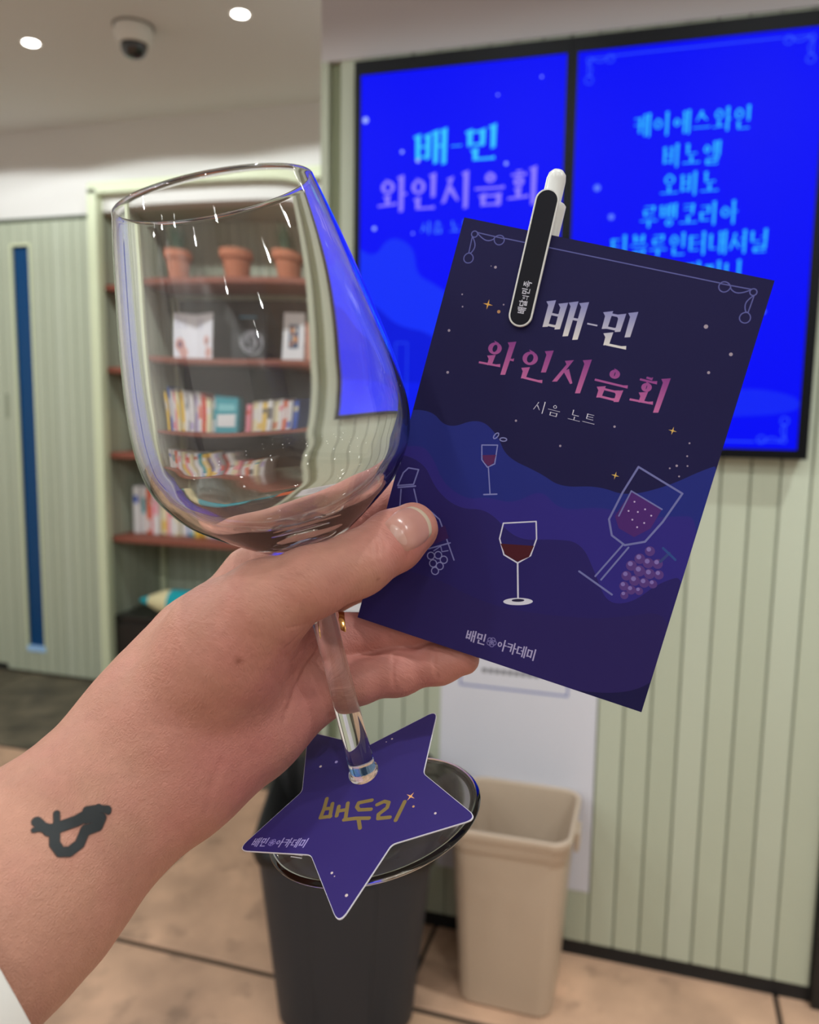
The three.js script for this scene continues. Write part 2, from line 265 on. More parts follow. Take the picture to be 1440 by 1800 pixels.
// ------------------------------------------------------------------ displays
function sparkle(g, x, y, r, color) { g.fillStyle = color; g.beginPath(); for (let k = 0; k < 8; k++) { const a = k * Math.PI / 4 - Math.PI / 2, q = k % 2 ? r * 0.22 : r; g.lineTo(x + q * Math.cos(a), y + q * Math.sin(a)); } g.closePath(); g.fill(); }
function dots(g, list, color) { g.fillStyle = color; for (const [x, y, r] of list) { g.beginPath(); g.arc(x, y, r, 0, 7); g.fill(); } }
function flourish(g, x, y, sx, sy, k) { // corner ornament: loops along both edges
  g.save(); g.translate(x, y); g.scale(sx * k, sy * k); g.beginPath(); g.arc(1.2, 1.2, 1.2, 0, 7); g.moveTo(2.2, .6); g.bezierCurveTo(5, 2.6, 7, 3.4, 9, 1.6); g.bezierCurveTo(10, -1.4, 13.6, -.6, 13.2, 1.8); g.bezierCurveTo(12.6, 4, 9.6, 3.8, 9.2, 1.2); g.moveTo(2.2, .4); g.lineTo(13, .6);
  g.moveTo(.6, 2.2); g.bezierCurveTo(2.8, 4.6, 3.2, 6, 1.8, 8.4); g.bezierCurveTo(-1.6, 9, -.8, 12.8, 1.6, 12.4); g.bezierCurveTo(4, 12, 3.6, 8.8, 1.2, 8.6); g.moveTo(.6, 2.2); g.lineTo(.9, 8.6); g.restore(); g.stroke();
}
function cloud(g, pts, color) { g.fillStyle = color; g.beginPath(); g.moveTo(...pts[0]); for (let i = 1; i + 1 < pts.length; i++) g.quadraticCurveTo(pts[i][0], pts[i][1], (pts[i][0] + pts[i + 1][0]) / 2, (pts[i][1] + pts[i + 1][1]) / 2); g.lineTo(...pts[pts.length - 1]); g.closePath(); g.fill(); }
function displayThing(x0, x1, ax0, ax1, draw, label) {
  const y0 = 1.301, y1 = 2.226, ay0 = 1.322, ay1 = 2.194, zf = -1.968, k = 1200;
  const o = base('display_screen', label, 'display', [(x0 + x1) / 2, y0, SZ]);
  const W = x1 - x0, H = y1 - y0, L = ax0 - x0 - W / 2, R = ax1 - x0 - W / 2, B = ay0 - y0, T = ay1 - y0, d = zf - SZ;
  part('case', span(-W / 2 + 0.004, W / 2 - 0.004, 0.004, H - 0.004, 0.001, d - 0.012), M.soot, o);
  part('bezel', merge(span(-W / 2, L, 0, H, d - 0.014, d + 0.004), span(R, W / 2, 0, H, d - 0.014, d + 0.004), span(L, R, 0, B, d - 0.014, d + 0.004), span(L, R, T, H, d - 0.014, d + 0.004)), phys(0x05060a, 0.4, { specularIntensity: 0.3 }), o);
  const w = Math.round((R - L) * k), h = Math.round((T - B) * k), [c, g] = canvas(w, h);
  draw(g, w, h, (x) => (x - ax0) * k, (y) => (ay1 - y) * k, k);
  const t = texture(c), m = new THREE.MeshPhysicalMaterial({ specularIntensity: 0.1, color: 0x010103, roughness: 0.4, emissive: 0xffffff, emissiveMap: t, emissiveIntensity: 1.0 });
  part('screen_panel', new THREE.PlaneGeometry(R - L, T - B), m, o, [(L + R) / 2, (B + T) / 2, d]);
  const a = new THREE.RectAreaLight(new THREE.Color().setRGB(0.02, 0.06, 1), 0.25, R - L, T - B); a.name = 'screen_glow'; a.position.set((L + R) / 2, (B + T) / 2, d + 0.006); a.rotation.y = Math.PI; o.add(a);
}
const BLUE = '#030af8';
displayThing(-0.752, -0.2325, -0.736, -0.244, (g, w, h, X, Y, k) => {
  g.fillStyle = BLUE; g.fillRect(0, 0, w, h);
  cloud(g, [[0, Y(1.79)], [X(-.70), Y(1.76)], [X(-.66), Y(1.82)], [X(-.595), Y(1.79)], [X(-.59), Y(1.72)], [X(-.54), Y(1.70)], [X(-.44), Y(1.62)], [X(-.34), Y(1.66)], [w, Y(1.60)], [w, h], [0, h]], '#1230fa');
  cloud(g, [[0, Y(1.66)], [X(-.70), Y(1.66)], [X(-.64), Y(1.60)], [X(-.55), Y(1.585)], [X(-.45), Y(1.50)], [w, Y(1.55)], [w, h], [0, h]], '#0618dc');
  cloud(g, [[0, Y(1.46)], [X(-.6), Y(1.47)], [X(-.4), Y(1.44)], [w, Y(1.46)], [w, h], [0, h]], '#0a1cf0');
  g.fillStyle = '#38c8ff'; let x = hangul(g, '배-민', X(-.598), Y(2.052), .082 * k, .074 * k, .004 * k, { v: .17, h: .07, serif: true });
  g.fillStyle = '#8c7cff'; hangul(g, '와인시음회', X(-.69), Y(1.952), .074 * k, .078 * k, .006 * k, { v: .16, h: .07, serif: true });
  g.fillStyle = '#5fb0ff'; hangul(g, '시음 노트', X(-.58), Y(1.845), .026 * k, .028 * k, .003 * k, THIN);
  dots(g, [[X(-.724), Y(2.091), 9], [X(-.699), Y(1.836), 6], [X(-.63), Y(2.011), 5], [X(-.376), Y(1.967), 5], [X(-.59), Y(1.988), 6], [X(-.60), Y(1.82), 3], [X(-.40), Y(2.12), 3], [X(-.30), Y(2.15), 3]], '#9fb4ff');
  g.strokeStyle = '#2f5cff'; g.lineWidth = 2; g.strokeRect(X(-.64), Y(1.56), .03 * k, .13 * k);
}, 'wall display showing the blue event title in large Korean letters');
displayThing(-0.2315, 0.308, -0.219, 0.286, (g, w, h, X, Y, k) => {
  g.fillStyle = BLUE; g.fillRect(0, 0, w, h);
  g.strokeStyle = '#3a66ff'; g.lineWidth = 2.2;
  flourish(g, X(-.2), Y(2.18), 1, 1, 5.4); flourish(g, X(.264), Y(2.18), -1, 1, 5.4); flourish(g, X(-.2), Y(1.337), 1, -1, 5.4); flourish(g, X(.264), Y(1.337), -1, -1, 5.4);
  g.beginPath(); g.moveTo(X(-.14), Y(2.179)); g.lineTo(X(.2), Y(2.179)); g.moveTo(X(-.14), Y(1.338)); g.lineTo(X(.2), Y(1.338)); g.stroke();
  g.fillStyle = '#30c4ff'; const st = { v: .14, h: .065, serif: true };
  const line = (t, x0, x1, yc, hh) => { const n = [...t].length, pitch = (x1 - x0) / n * k; hangul(g, t, X(x0), Y(yc + hh / 2), pitch * .9, hh * k, pitch * .1, st); };
  line('케이에스와인', -.093, .156, 2.026, .047); line('비노엘', -.027, .097, 1.958, .047); line('오비노', -.029, .097, 1.897, .047); line('루뱅코리아', -.069, .14, 1.832, .047); line('티블루인터내셔널', -.13, .205, 1.769, .047); line('컴퍼니', .03, .156, 1.706, .047);
  dots(g, [[X(-.166), Y(1.9), 9], [X(-.132), Y(1.835), 8], [X(.2), Y(1.62), 5], [X(.1), Y(1.55), 4]], '#5a7cff');
  cloud(g, [[0, Y(1.44)], [X(-.1), Y(1.47)], [X(.05), Y(1.42)], [X(.16), Y(1.46)], [w, Y(1.44)], [w, Y(1.40)], [X(.1), Y(1.39)], [0, Y(1.40)]], '#1126f8');
}, 'wall display listing names in cyan Korean letters on blue');

// ------------------------------------------------------------------ shelf niche contents
const BOARDS = [1.945, 1.56, 1.15, 0.737], shelf = base('bookshelf', 'built-in bookshelf with reddish brown boards and pale green frame', 'bookshelf', [-1.7, 0, NZ]);
{
  const L = NX + 1.7 + 0.002, R = -0.9 + 1.7, D = BZ - NZ;
  for (const y of BOARDS) part('board', rb(R - L, 0.028, D - 0.03, 0.004, (L + R) / 2, y - 0.014 + 0.014, D / 2 + 0.004, 1), M.brick, shelf);
  part('frame_post', rb(0.05, NTOP - 0.004, 0.05, 0.003, L - 0.004, NTOP / 2, D + 0.026, 1), M.trim, shelf);
  part('frame_rail', rb(R - L + 0.05, 0.05, 0.05, 0.003, (L + R) / 2, NTOP + 0.0, D + 0.026, 1), M.trim, shelf);
  part('frame_post', rb(0.03, HEAD - 0.37, 0.03, 0.003, L + 0.02, (HEAD + 0.36) / 2, 0.02, 1), M.trim, shelf);
  for (const [a, b] of [[1.16, 1.93], [0.757, 1.12]]) part('back_panel', span(L + 0.06, R, a + 0.02, b - 0.02, 0.001, 0.006), M.darkpanel, shelf);
}
const onBoard = (i) => BOARDS[i] + 0.0142;
const bench = base('storage_bench', 'low dark brown storage bench under the bookshelf', 'bench', [-1.73, 0, (NZ + BZ) / 2 + 0.005]);
{
  const w = 1.66, d = 0.43; part('cabinet_body', rb(w - 0.01, 0.325, d - 0.012, 0.004, 0, 0.1625, 0, 1), M.bench, bench); part('bench_top', rb(w, 0.028, d, 0.005, 0, 0.34, 0, 1), phys(0x1c1a1a, 0.25), bench);
  for (let i = 0; i < 3; i++) { part('door', rb(w / 3 - 0.012, 0.29, 0.012, 0.003, -w / 3 + i * w / 3, 0.165, d / 2, 1), M.bench, bench); }
}
function pencil(x, z, len, r, turn, y, label) {
  const o = base('pencil_cushion', label, 'cushion', [x, y + r, z], turn, 'pencil-shaped cushions on the bench');
  const lay = (pts) => lathe(pts, 32).rotateZ(Math.PI / 2);      // the lathe's +y lies along -x
  part('body', lay([[0, -len], [r * 0.8, -len], [r * 0.97, -len + 0.02], [r, -len + 0.06], [r, -0.04], [r * 0.98, 0]]), std(0x17a7b5, 0.9), o);
  part('wood_cone', lay([[r * 0.98, 0], [r * 0.93, 0.03], [r * 0.72, 0.075], [r * 0.45, 0.118], [r * 0.38, 0.128]]), std(0xe9dcae, 0.95), o);
  part('tip', lay([[r * 0.385, 0.127], [r * 0.3, 0.15], [r * 0.16, 0.175], [0.001, 0.185]]), std(0x17a7b5, 0.9), o);
}
pencil(-2.285, -3.485, 0.5, 0.066, 0.04, 0.354, 'thick long teal pencil cushion along the bench front edge');
pencil(-2.1, -3.68, 0.45, 0.056, -0.03, 0.354, 'slim teal pencil cushion against the niche back wall');
pencil(-1.22, -3.68, 0.2, 0.055, 0.05, 0.354, 'short teal pencil cushion behind the dark backpack');
{ // backpack
  const o = base('backpack', 'black backpack with a bright orange front panel on the bench', 'backpack', [-1.43, 0.3545, -3.52], -0.3);
  const g = loft([[0, .24, .14, .05], [0.02, .29, .17, .06], [.12, .31, .19, .07], [.22, .29, .17, .07], [.28, .22, .12, .05], [.30, .12, .06, .028]], 8, true, true); part('bag_body', g, std(0x12161f, 0.85), o);
  part('front_pocket', rb(.2, .14, .05, .02, 0, .13, .1), std(0xe8612a, 0.8), o); part('grab_handle', new THREE.TorusGeometry(.03, .007, 8, 20, Math.PI), std(0x0c0f16, .8), o, [0, .293, 0]);
}
// potted plants
function pot(x, z, grass, label) {
  const o = base('terracotta_pot', label, 'plant pot', [x, onBoard(0), z], 0, grass ? 'grass pots on the top board' : undefined);
  part('pot', lathe([[0, 0], [0.045, 0], [0.05, 0.004], [0.064, 0.083], [0.066, 0.085], [0.073, 0.086], [0.076, 0.09], [0.077, 0.114], [0.074, 0.117], [0.068, 0.117], [0.066, 0.1], [0, 0.1]], 40), M.terracotta, o);
  part('soil', lathe([[0, 0.104], [0.04, 0.104], [0.066, 0.101]], 24), M.soil, o);
  if (grass) {
    const bl = []; for (let i = 0; i < 150; i++) { const a = rr(0, 7), r = rr(0, 0.055), h = rr(0.07, 0.12), lean = rr(0.1, 0.5), w = rr(0.003, 0.005), g = new THREE.PlaneGeometry(w * 2, h, 1, 4).translate(0, h / 2, 0), p = g.attributes.position; for (let k = 0; k < p.count; k++) { const t = p.getY(k) / h; p.setX(k, p.getX(k) * (1 - t * 0.9)); p.setZ(k, lean * h * t * t * 0.7); } g.computeVertexNormals(); bl.push(g.rotateY(a).translate(r * Math.sin(a), 0.1, r * Math.cos(a))); }
    tag(part('grass_blades', merge(...bl), M.leaf, o), null, null, null, 'stuff');
  }
  o.scale.setScalar(1.22);
}
pot(-2.34, -3.58, true, 'terracotta pot of dark green grass at the post end of the shelf'); pot(-1.95, -3.58, false, 'empty terracotta pot between two grass pots on the top board'); pot(-1.63, -3.58, true, 'terracotta pot of dark green grass near the display wall');
// display pieces on the second board
function printed(w, h, draw) { const [c, g] = canvas(w, h); draw(g, w, h); return std(0xffffff, 0.6, { map: texture(c) }); }
{
  const y = onBoard(1), o = base('magazine', 'open white magazine standing with pink photo pages', 'magazine', [-2.25, y + 0.001, -3.6]);
  const art = (n) => printed(256, 384, (g, w, h) => { g.fillStyle = '#e9e7ef'; g.fillRect(0, 0, w, h); dots(g, n ? [[170, 230, 40], [200, 330, 46]] : [[80, 270, 58], [120, 330, 50]], '#d9a9a2'); dots(g, n ? [[180, 240, 18]] : [[78, 268, 28]], '#8a6a7a'); g.fillStyle = '#b7b5cf'; for (let i = 0; i < 6; i++) g.fillRect(26, 40 + i * 16, n ? 90 : 130, 5); });
  const page = (n) => { const g = bx(0.15, 0.235, 0.006, n ? 0.075 : -0.075, 0.1175, 0); return part(n ? 'front_page' : 'back_page', g, art(n), o, [0, 0, 0], [-0.12, n ? -0.35 : 0.35, 0]); };
  page(0); page(1);
  const b = base('art_book', 'black cover art book facing out with a grey smoke print', 'book', [-1.92, y + 0.0012, -3.62]);
  part('book_cover', bx(0.21, 0.25, 0.016, 0, 0.125, 0), printed(256, 320, (g, w, h) => { g.fillStyle = '#17181c'; g.fillRect(0, 0, w, h); g.lineWidth = 5; for (let i = 0; i < 9; i++) { g.strokeStyle = ['#a9a7b0', '#6d6c76', '#d4d2d8'][i % 3]; g.beginPath(); g.ellipse(150, 190, 20 + i * 9, 14 + i * 8, i * 0.5, i, i + 4); g.stroke(); } g.fillStyle = '#3d89a8'; g.fillRect(60, 30, 130, 10); }), b, [0, 0, 0], [-0.1, 0, 0]);
  const p = base('picture_book', 'white round-cornered picture book with a blue photo panel', 'book', [-1.64, y + 0.006, -3.6]);
  part('book_cover', bx(0.15, 0.24, 0.014, 0, 0.12, 0), printed(256, 400, (g, w, h) => { g.fillStyle = '#e4e3e6'; g.fillRect(0, 0, w, h); g.fillStyle = '#3f5878'; g.fillRect(70, 100, 120, 200); dots(g, [[110, 150, 26], [150, 220, 30], [100, 260, 18]], '#c98a58'); dots(g, [[150, 140, 16], [112, 210, 14]], '#e7d9c8'); }), p, [0, 0, 0], [-0.1, -0.25, -0.06]);
  const n = base('notebook', 'pink cover notebook leaning behind the white picture book', 'book', [-1.50, y + 0.001, -3.62]); part('book_cover', bx(0.13, 0.2, 0.014, 0, 0.1, 0), std(0xd9a08f, 0.7), n, [0, 0, 0.01], [0, 0.1, 0]);
}
// books
const COL = { white: 0xe3dfe0, blue: 0x3b62c4, orange: 0xd8602e, pink: 0xe58b9b, yellow: 0xe8c04a, cream: 0xe6dcb8, teal: 0x2e9aa6, black: 0x22242a, red: 0xd2402f, lilac: 0xb9a7d6, grey: 0x9fa2a8 };
const bookMat = {}; for (const k in COL) bookMat[k] = std(COL[k], 0.65);
function bookRow(board, x, list, groupName, where) {
  const y = onBoard(board);
  list.forEach(([color, w, h, mark], i) => {
    const d = 0.15 + (i * 7 % 5) * 0.006, o = base('book', `${color} spine book with ${mark} label ${where}`, 'book', [x + w / 2, y, -3.52 - (i * 3 % 4) * 0.006], 0, groupName);
    part('cover', rb(w - 0.0012, h, d, Math.min(0.004, w * 0.2), 0, h / 2, -d / 2, 1), bookMat[color], o);
    const lw = w * 0.62, lh = h * [0.16, 0.34, 0.24][i % 3]; part('spine_label', bx(lw, lh, 0.0008, 0, h * [0.72, 0.6, 0.2][i % 3], 0.0002), bookMat[mark], o);
    x += w;
  });
  return x;
}
let bxx = bookRow(2, NX + 0.075, [['yellow', .03, .22, 'white'], ['blue', .026, .25, 'white'], ['white', .034, .235, 'pink'], ['pink', .022, .23, 'white'], ['cream', .03, .24, 'yellow'], ['yellow', .032, .235, 'cream'], ['white', .036, .24, 'grey'], ['black', .012, .22, 'white'], ['white', .038, .235, 'lilac'], ['lilac', .02, .225, 'white'], ['white', .032, .24, 'orange'], ['red', .036, .235, 'orange'], ['cream', .034, .22, 'white'], ['white', .03, .225, 'teal']], 'books on the third board', 'on the third board');
{ const o = base('teal_box', 'teal carton facing out with a white label among the books', 'box', [bxx + 0.085, onBoard(2), -3.53]); part('carton', rb(0.15, 0.235, 0.06, 0.004, 0, 0.1175, 0, 1), std(0x2b98a8, 0.6), o); part('white_label', bx(0.12, 0.09, 0.001, 0, 0.09, 0.0302), M.paper, o); part('pale_band', bx(0.11, 0.04, 0.001, 0, 0.18, 0.0302), std(0x7cc3cb, 0.6), o); }
bookRow(2, bxx + 0.2, [['pink', .03, .2, 'red'], ['cream', .034, .215, 'white'], ['white', .032, .22, 'yellow'], ['yellow', .03, .21, 'black'], ['white', .034, .225, 'black'], ['cream', .03, .22, 'orange'], ['white', .03, .23, 'pink'], ['orange', .028, .22, 'white'], ['white', .03, .215, 'blue'], ['blue', .03, .22, 'cream']], 'books on the third board', 'beside the teal carton');
bookRow(3, NX + 0.05, [['white', .038, .24, 'blue'], ['white', .03, .235, 'teal'], ['orange', .032, .23, 'white'], ['pink', .014, .225, 'white'], ['white', .036, .23, 'pink'], ['cream', .036, .225, 'yellow'], ['pink', .022, .2, 'red'], ['white', .032, .22, 'red'], ['cream', .026, .21, 'white'], ['white', .036, .22, 'orange'], ['blue', .012, .21, 'white'], ['teal', .034, .215, 'white'], ['yellow', .036, .21, 'white'], ['yellow', .024, .22, 'blue'], ['white', .034, .215, 'yellow'], ['lilac', .02, .21, 'white'], ['grey', .034, .225, 'red'], ['red', .024, .2, 'pink'], ['white', .038, .22, 'grey'], ['cream', .03, .215, 'pink'], ['pink', .03, .22, 'cream'], ['white', .034, .21, 'cream'], ['orange', .026, .22, 'cream'], ['white', .036, .215, 'black'], ['cream', .03, .22, 'teal'], ['white', .03, .22, 'lilac']], 'books on the lowest board', 'on the lowest board');

// ------------------------------------------------------------------ papers on the display wall
{
  const t = printed(480, 720, (g, w, h) => {
    g.fillStyle = '#d3d3dc'; g.fillRect(0, 0, w, h); g.strokeStyle = '#5967a8'; g.lineWidth = 5; g.strokeRect(62, 40, 330, 122);
    g.fillStyle = '#55565e'; for (let i = 0; i < 9; i++) g.fillRect(130 + i * 20, 108, 14, 12);
  });
  const o = solo('poster_sheet', bx(0.40, 0.66, 0.0008), [M.paper, M.paper, M.paper, M.paper, t, M.paper], 'large white paper sheet with a blue framed caption on the plank wall', 'poster', [-0.316, 0.51, SZ + 0.0012]);
  const o2 = solo('paper_notice', bx(0.30, 0.13, 0.0008), printed(300, 130, (g, w, h) => { g.fillStyle = '#d3d4da'; g.fillRect(0, 0, w, h); g.fillStyle = '#77787f'; for (let i = 0; i < 3; i++) g.fillRect(30, 30 + i * 26, 220 - (i % 2) * 50, 6); }), 'small blank white notice on the plank wall above the grey bin', 'notice', [-0.67, 0.82, SZ + 0.0012]);
}

// ------------------------------------------------------------------ bins
{
  const o = base('waste_bin', 'beige square plastic waste bin against the plank wall', 'bin', [-0.285, 0, -1.862]), h = 0.452, m = std(0xbda994, 0.42);
  part('body', loft([[0, .205, .2, .03], [.006, .22, .215, .036], [.38, .262, .262, .04], [.40, .263, .263, .04], [.402, .274, .274, .044], [.43, .278, .278, .045], [.432, .286, .286, .047], [h - .004, .288, .288, .048], [h, .284, .284, .046], [h, .27, .27, .042], [h - .006, .266, .266, .041], [.40, .256, .256, .038], [.012, .21, .205, .03]], 10, true, true), m, o);
  part('handle', rb(.012, .05, .06, .005, .146, .405, 0), m, o);
}
{
  const o = base('trash_can', 'dark grey plastic trash can lined with a black bag', 'bin', [-0.655, 0, -1.715], 0.28), m = std(0x252a31, 0.5);
  part('body', loft([[0, .29, .29, .06], [.008, .31, .31, .07], [.40, .384, .384, .075], [.425, .387, .387, .076], [.427, .394, .394, .078], [.44, .394, .394, .078], [.44, .379, .379, .07], [.40, .371, .371, .07], [.02, .295, .295, .06]], 12, true, true), m, o);
  for (let s = 0; s < 4; s++) { const w = new THREE.Group(); w.name = 'side'; w.rotation.y = s * Math.PI / 2; o.add(w); part('raised_panel', loft([[0, .12, .006, .0028], [.355, .15, .006, .0028]], 3, true, true), m, w, [0, .03, .1565], [.094, 0, 0]); }
  // liner: drapes over the rim, rumpled, dips inside
  const L = [[.422, .398, .398, .08], [.43, .40, .40, .08], [.44, .403, .403, .082], [.452, .40, .40, .08], [.455, .382, .382, .072], [.43, .364, .364, .07], [.33, .33, .33, .065], [.22, .24, .24, .06]];
  const g = loft(L, 14, false, true), p = g.attributes.position, per = 60;
  for (let i = 0; i < p.count; i++) { const x = p.getX(i), y = p.getY(i), z = p.getZ(i), a = Math.atan2(z, x), row = Math.min(L.length - 1, Math.floor(i / per)), n = noise(Math.cos(a) * 5 + 9, Math.sin(a) * 5 + 4, y * 9), n2 = noise(Math.cos(a) * 13, Math.sin(a) * 13, y * 20); const k = row < 5 ? 1 + 0.03 * n + 0.02 * n2 : 1 - 0.1 * n; const lift = row === 0 ? (n - .5) * 0.03 : row > 2 && row < 5 ? Math.max(0, n2 - 0.4) * 0.06 + Math.max(0, -z) * 0.22 : 0; p.setXYZ(i, x * k, y + lift, z * k); }
  g.computeVertexNormals(); part('liner_bag', g, std(0x050607, 0.55, { side: THREE.DoubleSide }), o);
}

// ------------------------------------------------------------------ what the hand holds: a frame at the holder's eye, metres, x right, y up, z back
const EYE = camera.matrixWorld.clone();
const cam = (x, y, z) => V(x, y, z).applyMatrix4(EYE);
const F_PX = 1442, ray = (px, py) => V((px - 720) / F_PX, -(py - 900) / F_PX, -1);
const pt = (px, py, d) => ray(px, py).multiplyScalar(d);
function place(o, cols, pos) { // orientation given as columns in the holder's frame
  const m = new THREE.Matrix4().makeBasis(V(...cols[0]), V(...cols[1]), V(...cols[2])), q = new THREE.Quaternion().setFromRotationMatrix(m);
  o.quaternion.copy(camera.quaternion).multiply(q); o.position.copy(cam(...pos)); return o;
}

// wine glass: one lathe profile cut into foot, stem and bowl
const AXIS = V(-0.22099853, 0.95652082, 0.19033542).normalize(), FOOT = V(-0.0124, -0.11188908, -0.29931346);
{
  const smooth = (pts, n) => { const c = new THREE.SplineCurve(pts.map(([r, y]) => new THREE.Vector2(r / 1000, y / 1000))); return c.getPoints(n).map((p) => [Math.max(p.x, 0), p.y]); };
  const under = [[0, 1.2], [12, 1.0], [26, 0.4], [35, 0.0]].map(([r, y]) => [r / 1000, y / 1000]);
  const edge = smooth([[35, 0], [37.9, .1], [39.2, 1.0], [39.2, 1.9], [38.0, 2.8]], 12).slice(1);
  const top = smooth([[38.0, 2.8], [33, 3.2], [24, 4.1], [16, 5.8], [10.5, 8.0], [7.0, 11.3], [5.3, 15.5], [4.8, 20]], 44).slice(1);
  const stem = smooth([[4.8, 20], [4.6, 32], [4.4, 50], [4.3, 68], [4.5, 84], [5.6, 95], [8.2, 101.5], [10.6, 104.5]], 40).slice(1);
  const bowl = smooth([[10.6, 104.5], [19, 109.5], [29, 116.5], [35.5, 122], [40.6, 129], [43.8, 136], [45.0, 144], [44.9, 152], [43.9, 162], [42.3, 172], [39.6, 186], [35.0, 207], [31.9, 219.5]], 110).slice(1);
  const rim = smooth([[31.9, 219.5], [31.65, 220.6], [31.2, 220.95], [30.75, 220.6], [30.7, 219.5]], 10).slice(1);
  const inner = smooth([[30.7, 219.5], [33.7, 207], [38.2, 186], [40.8, 172], [42.3, 162], [43.2, 152], [43.1, 144], [41.6, 136.5], [37.9, 129.3], [31.5, 122], [22, 116], [11, 112.4], [0.01, 111.3]], 110).slice(1);
  const prof = [...under, ...edge, ...top, ...stem, ...bowl, ...rim, ...inner], cut = [0, under.length + edge.length + top.length - 1, under.length + edge.length + top.length + stem.length - 1, prof.length - 1];
  const nrm = prof.map((p, i) => { const a = prof[Math.max(0, i - 1)], b = prof[Math.min(prof.length - 1, i + 1)], dx = b[0] - a[0], dy = b[1] - a[1], l = Math.hypot(dx, dy) || 1; return [dy / l, -dx / l]; });
  const slice = (i0, i1) => {
    const S = 160, pos = [], no = [], uv = [], idx = [];
    for (let i = i0; i <= i1; i++) for (let k = 0; k <= S; k++) { const a = k / S * Math.PI * 2, c = Math.cos(a), s = Math.sin(a); pos.push(prof[i][0] * c, prof[i][1], prof[i][0] * s); no.push(nrm[i][0] * c, nrm[i][1], nrm[i][0] * s); uv.push(k / S, i / prof.length); }
    for (let i = 0; i < i1 - i0; i++) for (let k = 0; k < S; k++) { const a = i * (S + 1) + k, b = a + 1, c = a + S + 1, d = c + 1; idx.push(a, c, b, b, c, d); }
    const g = new THREE.BufferGeometry(); g.setAttribute('position', new THREE.Float32BufferAttribute(pos, 3)); g.setAttribute('normal', new THREE.Float32BufferAttribute(no, 3)); g.setAttribute('uv', new THREE.Float32BufferAttribute(uv, 2)); g.setIndex(idx); return g;
  };
  const glass = phys(0xffffff, 0.0, { transmission: 1, thickness: 0.002, ior: 1.5, attenuationColor: new THREE.Color(0xf6fbff), attenuationDistance: 0.4 });
  const o = base('wine_glass', 'empty clear wine glass held by its stem', 'wine glass');
  const z = AXIS, x = V(1, 0, 0).addScaledVector(z, -z.x).normalize(), y = V().crossVectors(x, z);
  place(o, [x.toArray(), z.toArray(), y.toArray()], FOOT.toArray());
  part('foot', slice(cut[0], cut[1]), glass, o); part('stem', slice(cut[1], cut[2]), glass, o); part('bowl', slice(cut[2], cut[3]), glass, o);
  // small frosted mark etched into the foot near its edge
  const e = [span(-.003, .003, 0, .0001, -.0025, -.0018), span(-.003, .003, 0, .0001, .0015, .0022), span(-.003, -.0023, 0, .0001, -.0025, .0022), span(.0023, .003, 0, .0001, -.0025, .0022), span(-.004, .004, 0, .0001, .0036, .0043)];
  part('etched_mark', merge(...e), std(0xe8e8ea, 0.8), o, [-0.0245, 0.0046, 0.0195], [0, -0.5, 0]).scale.set(0.6, 1, 0.6);
}

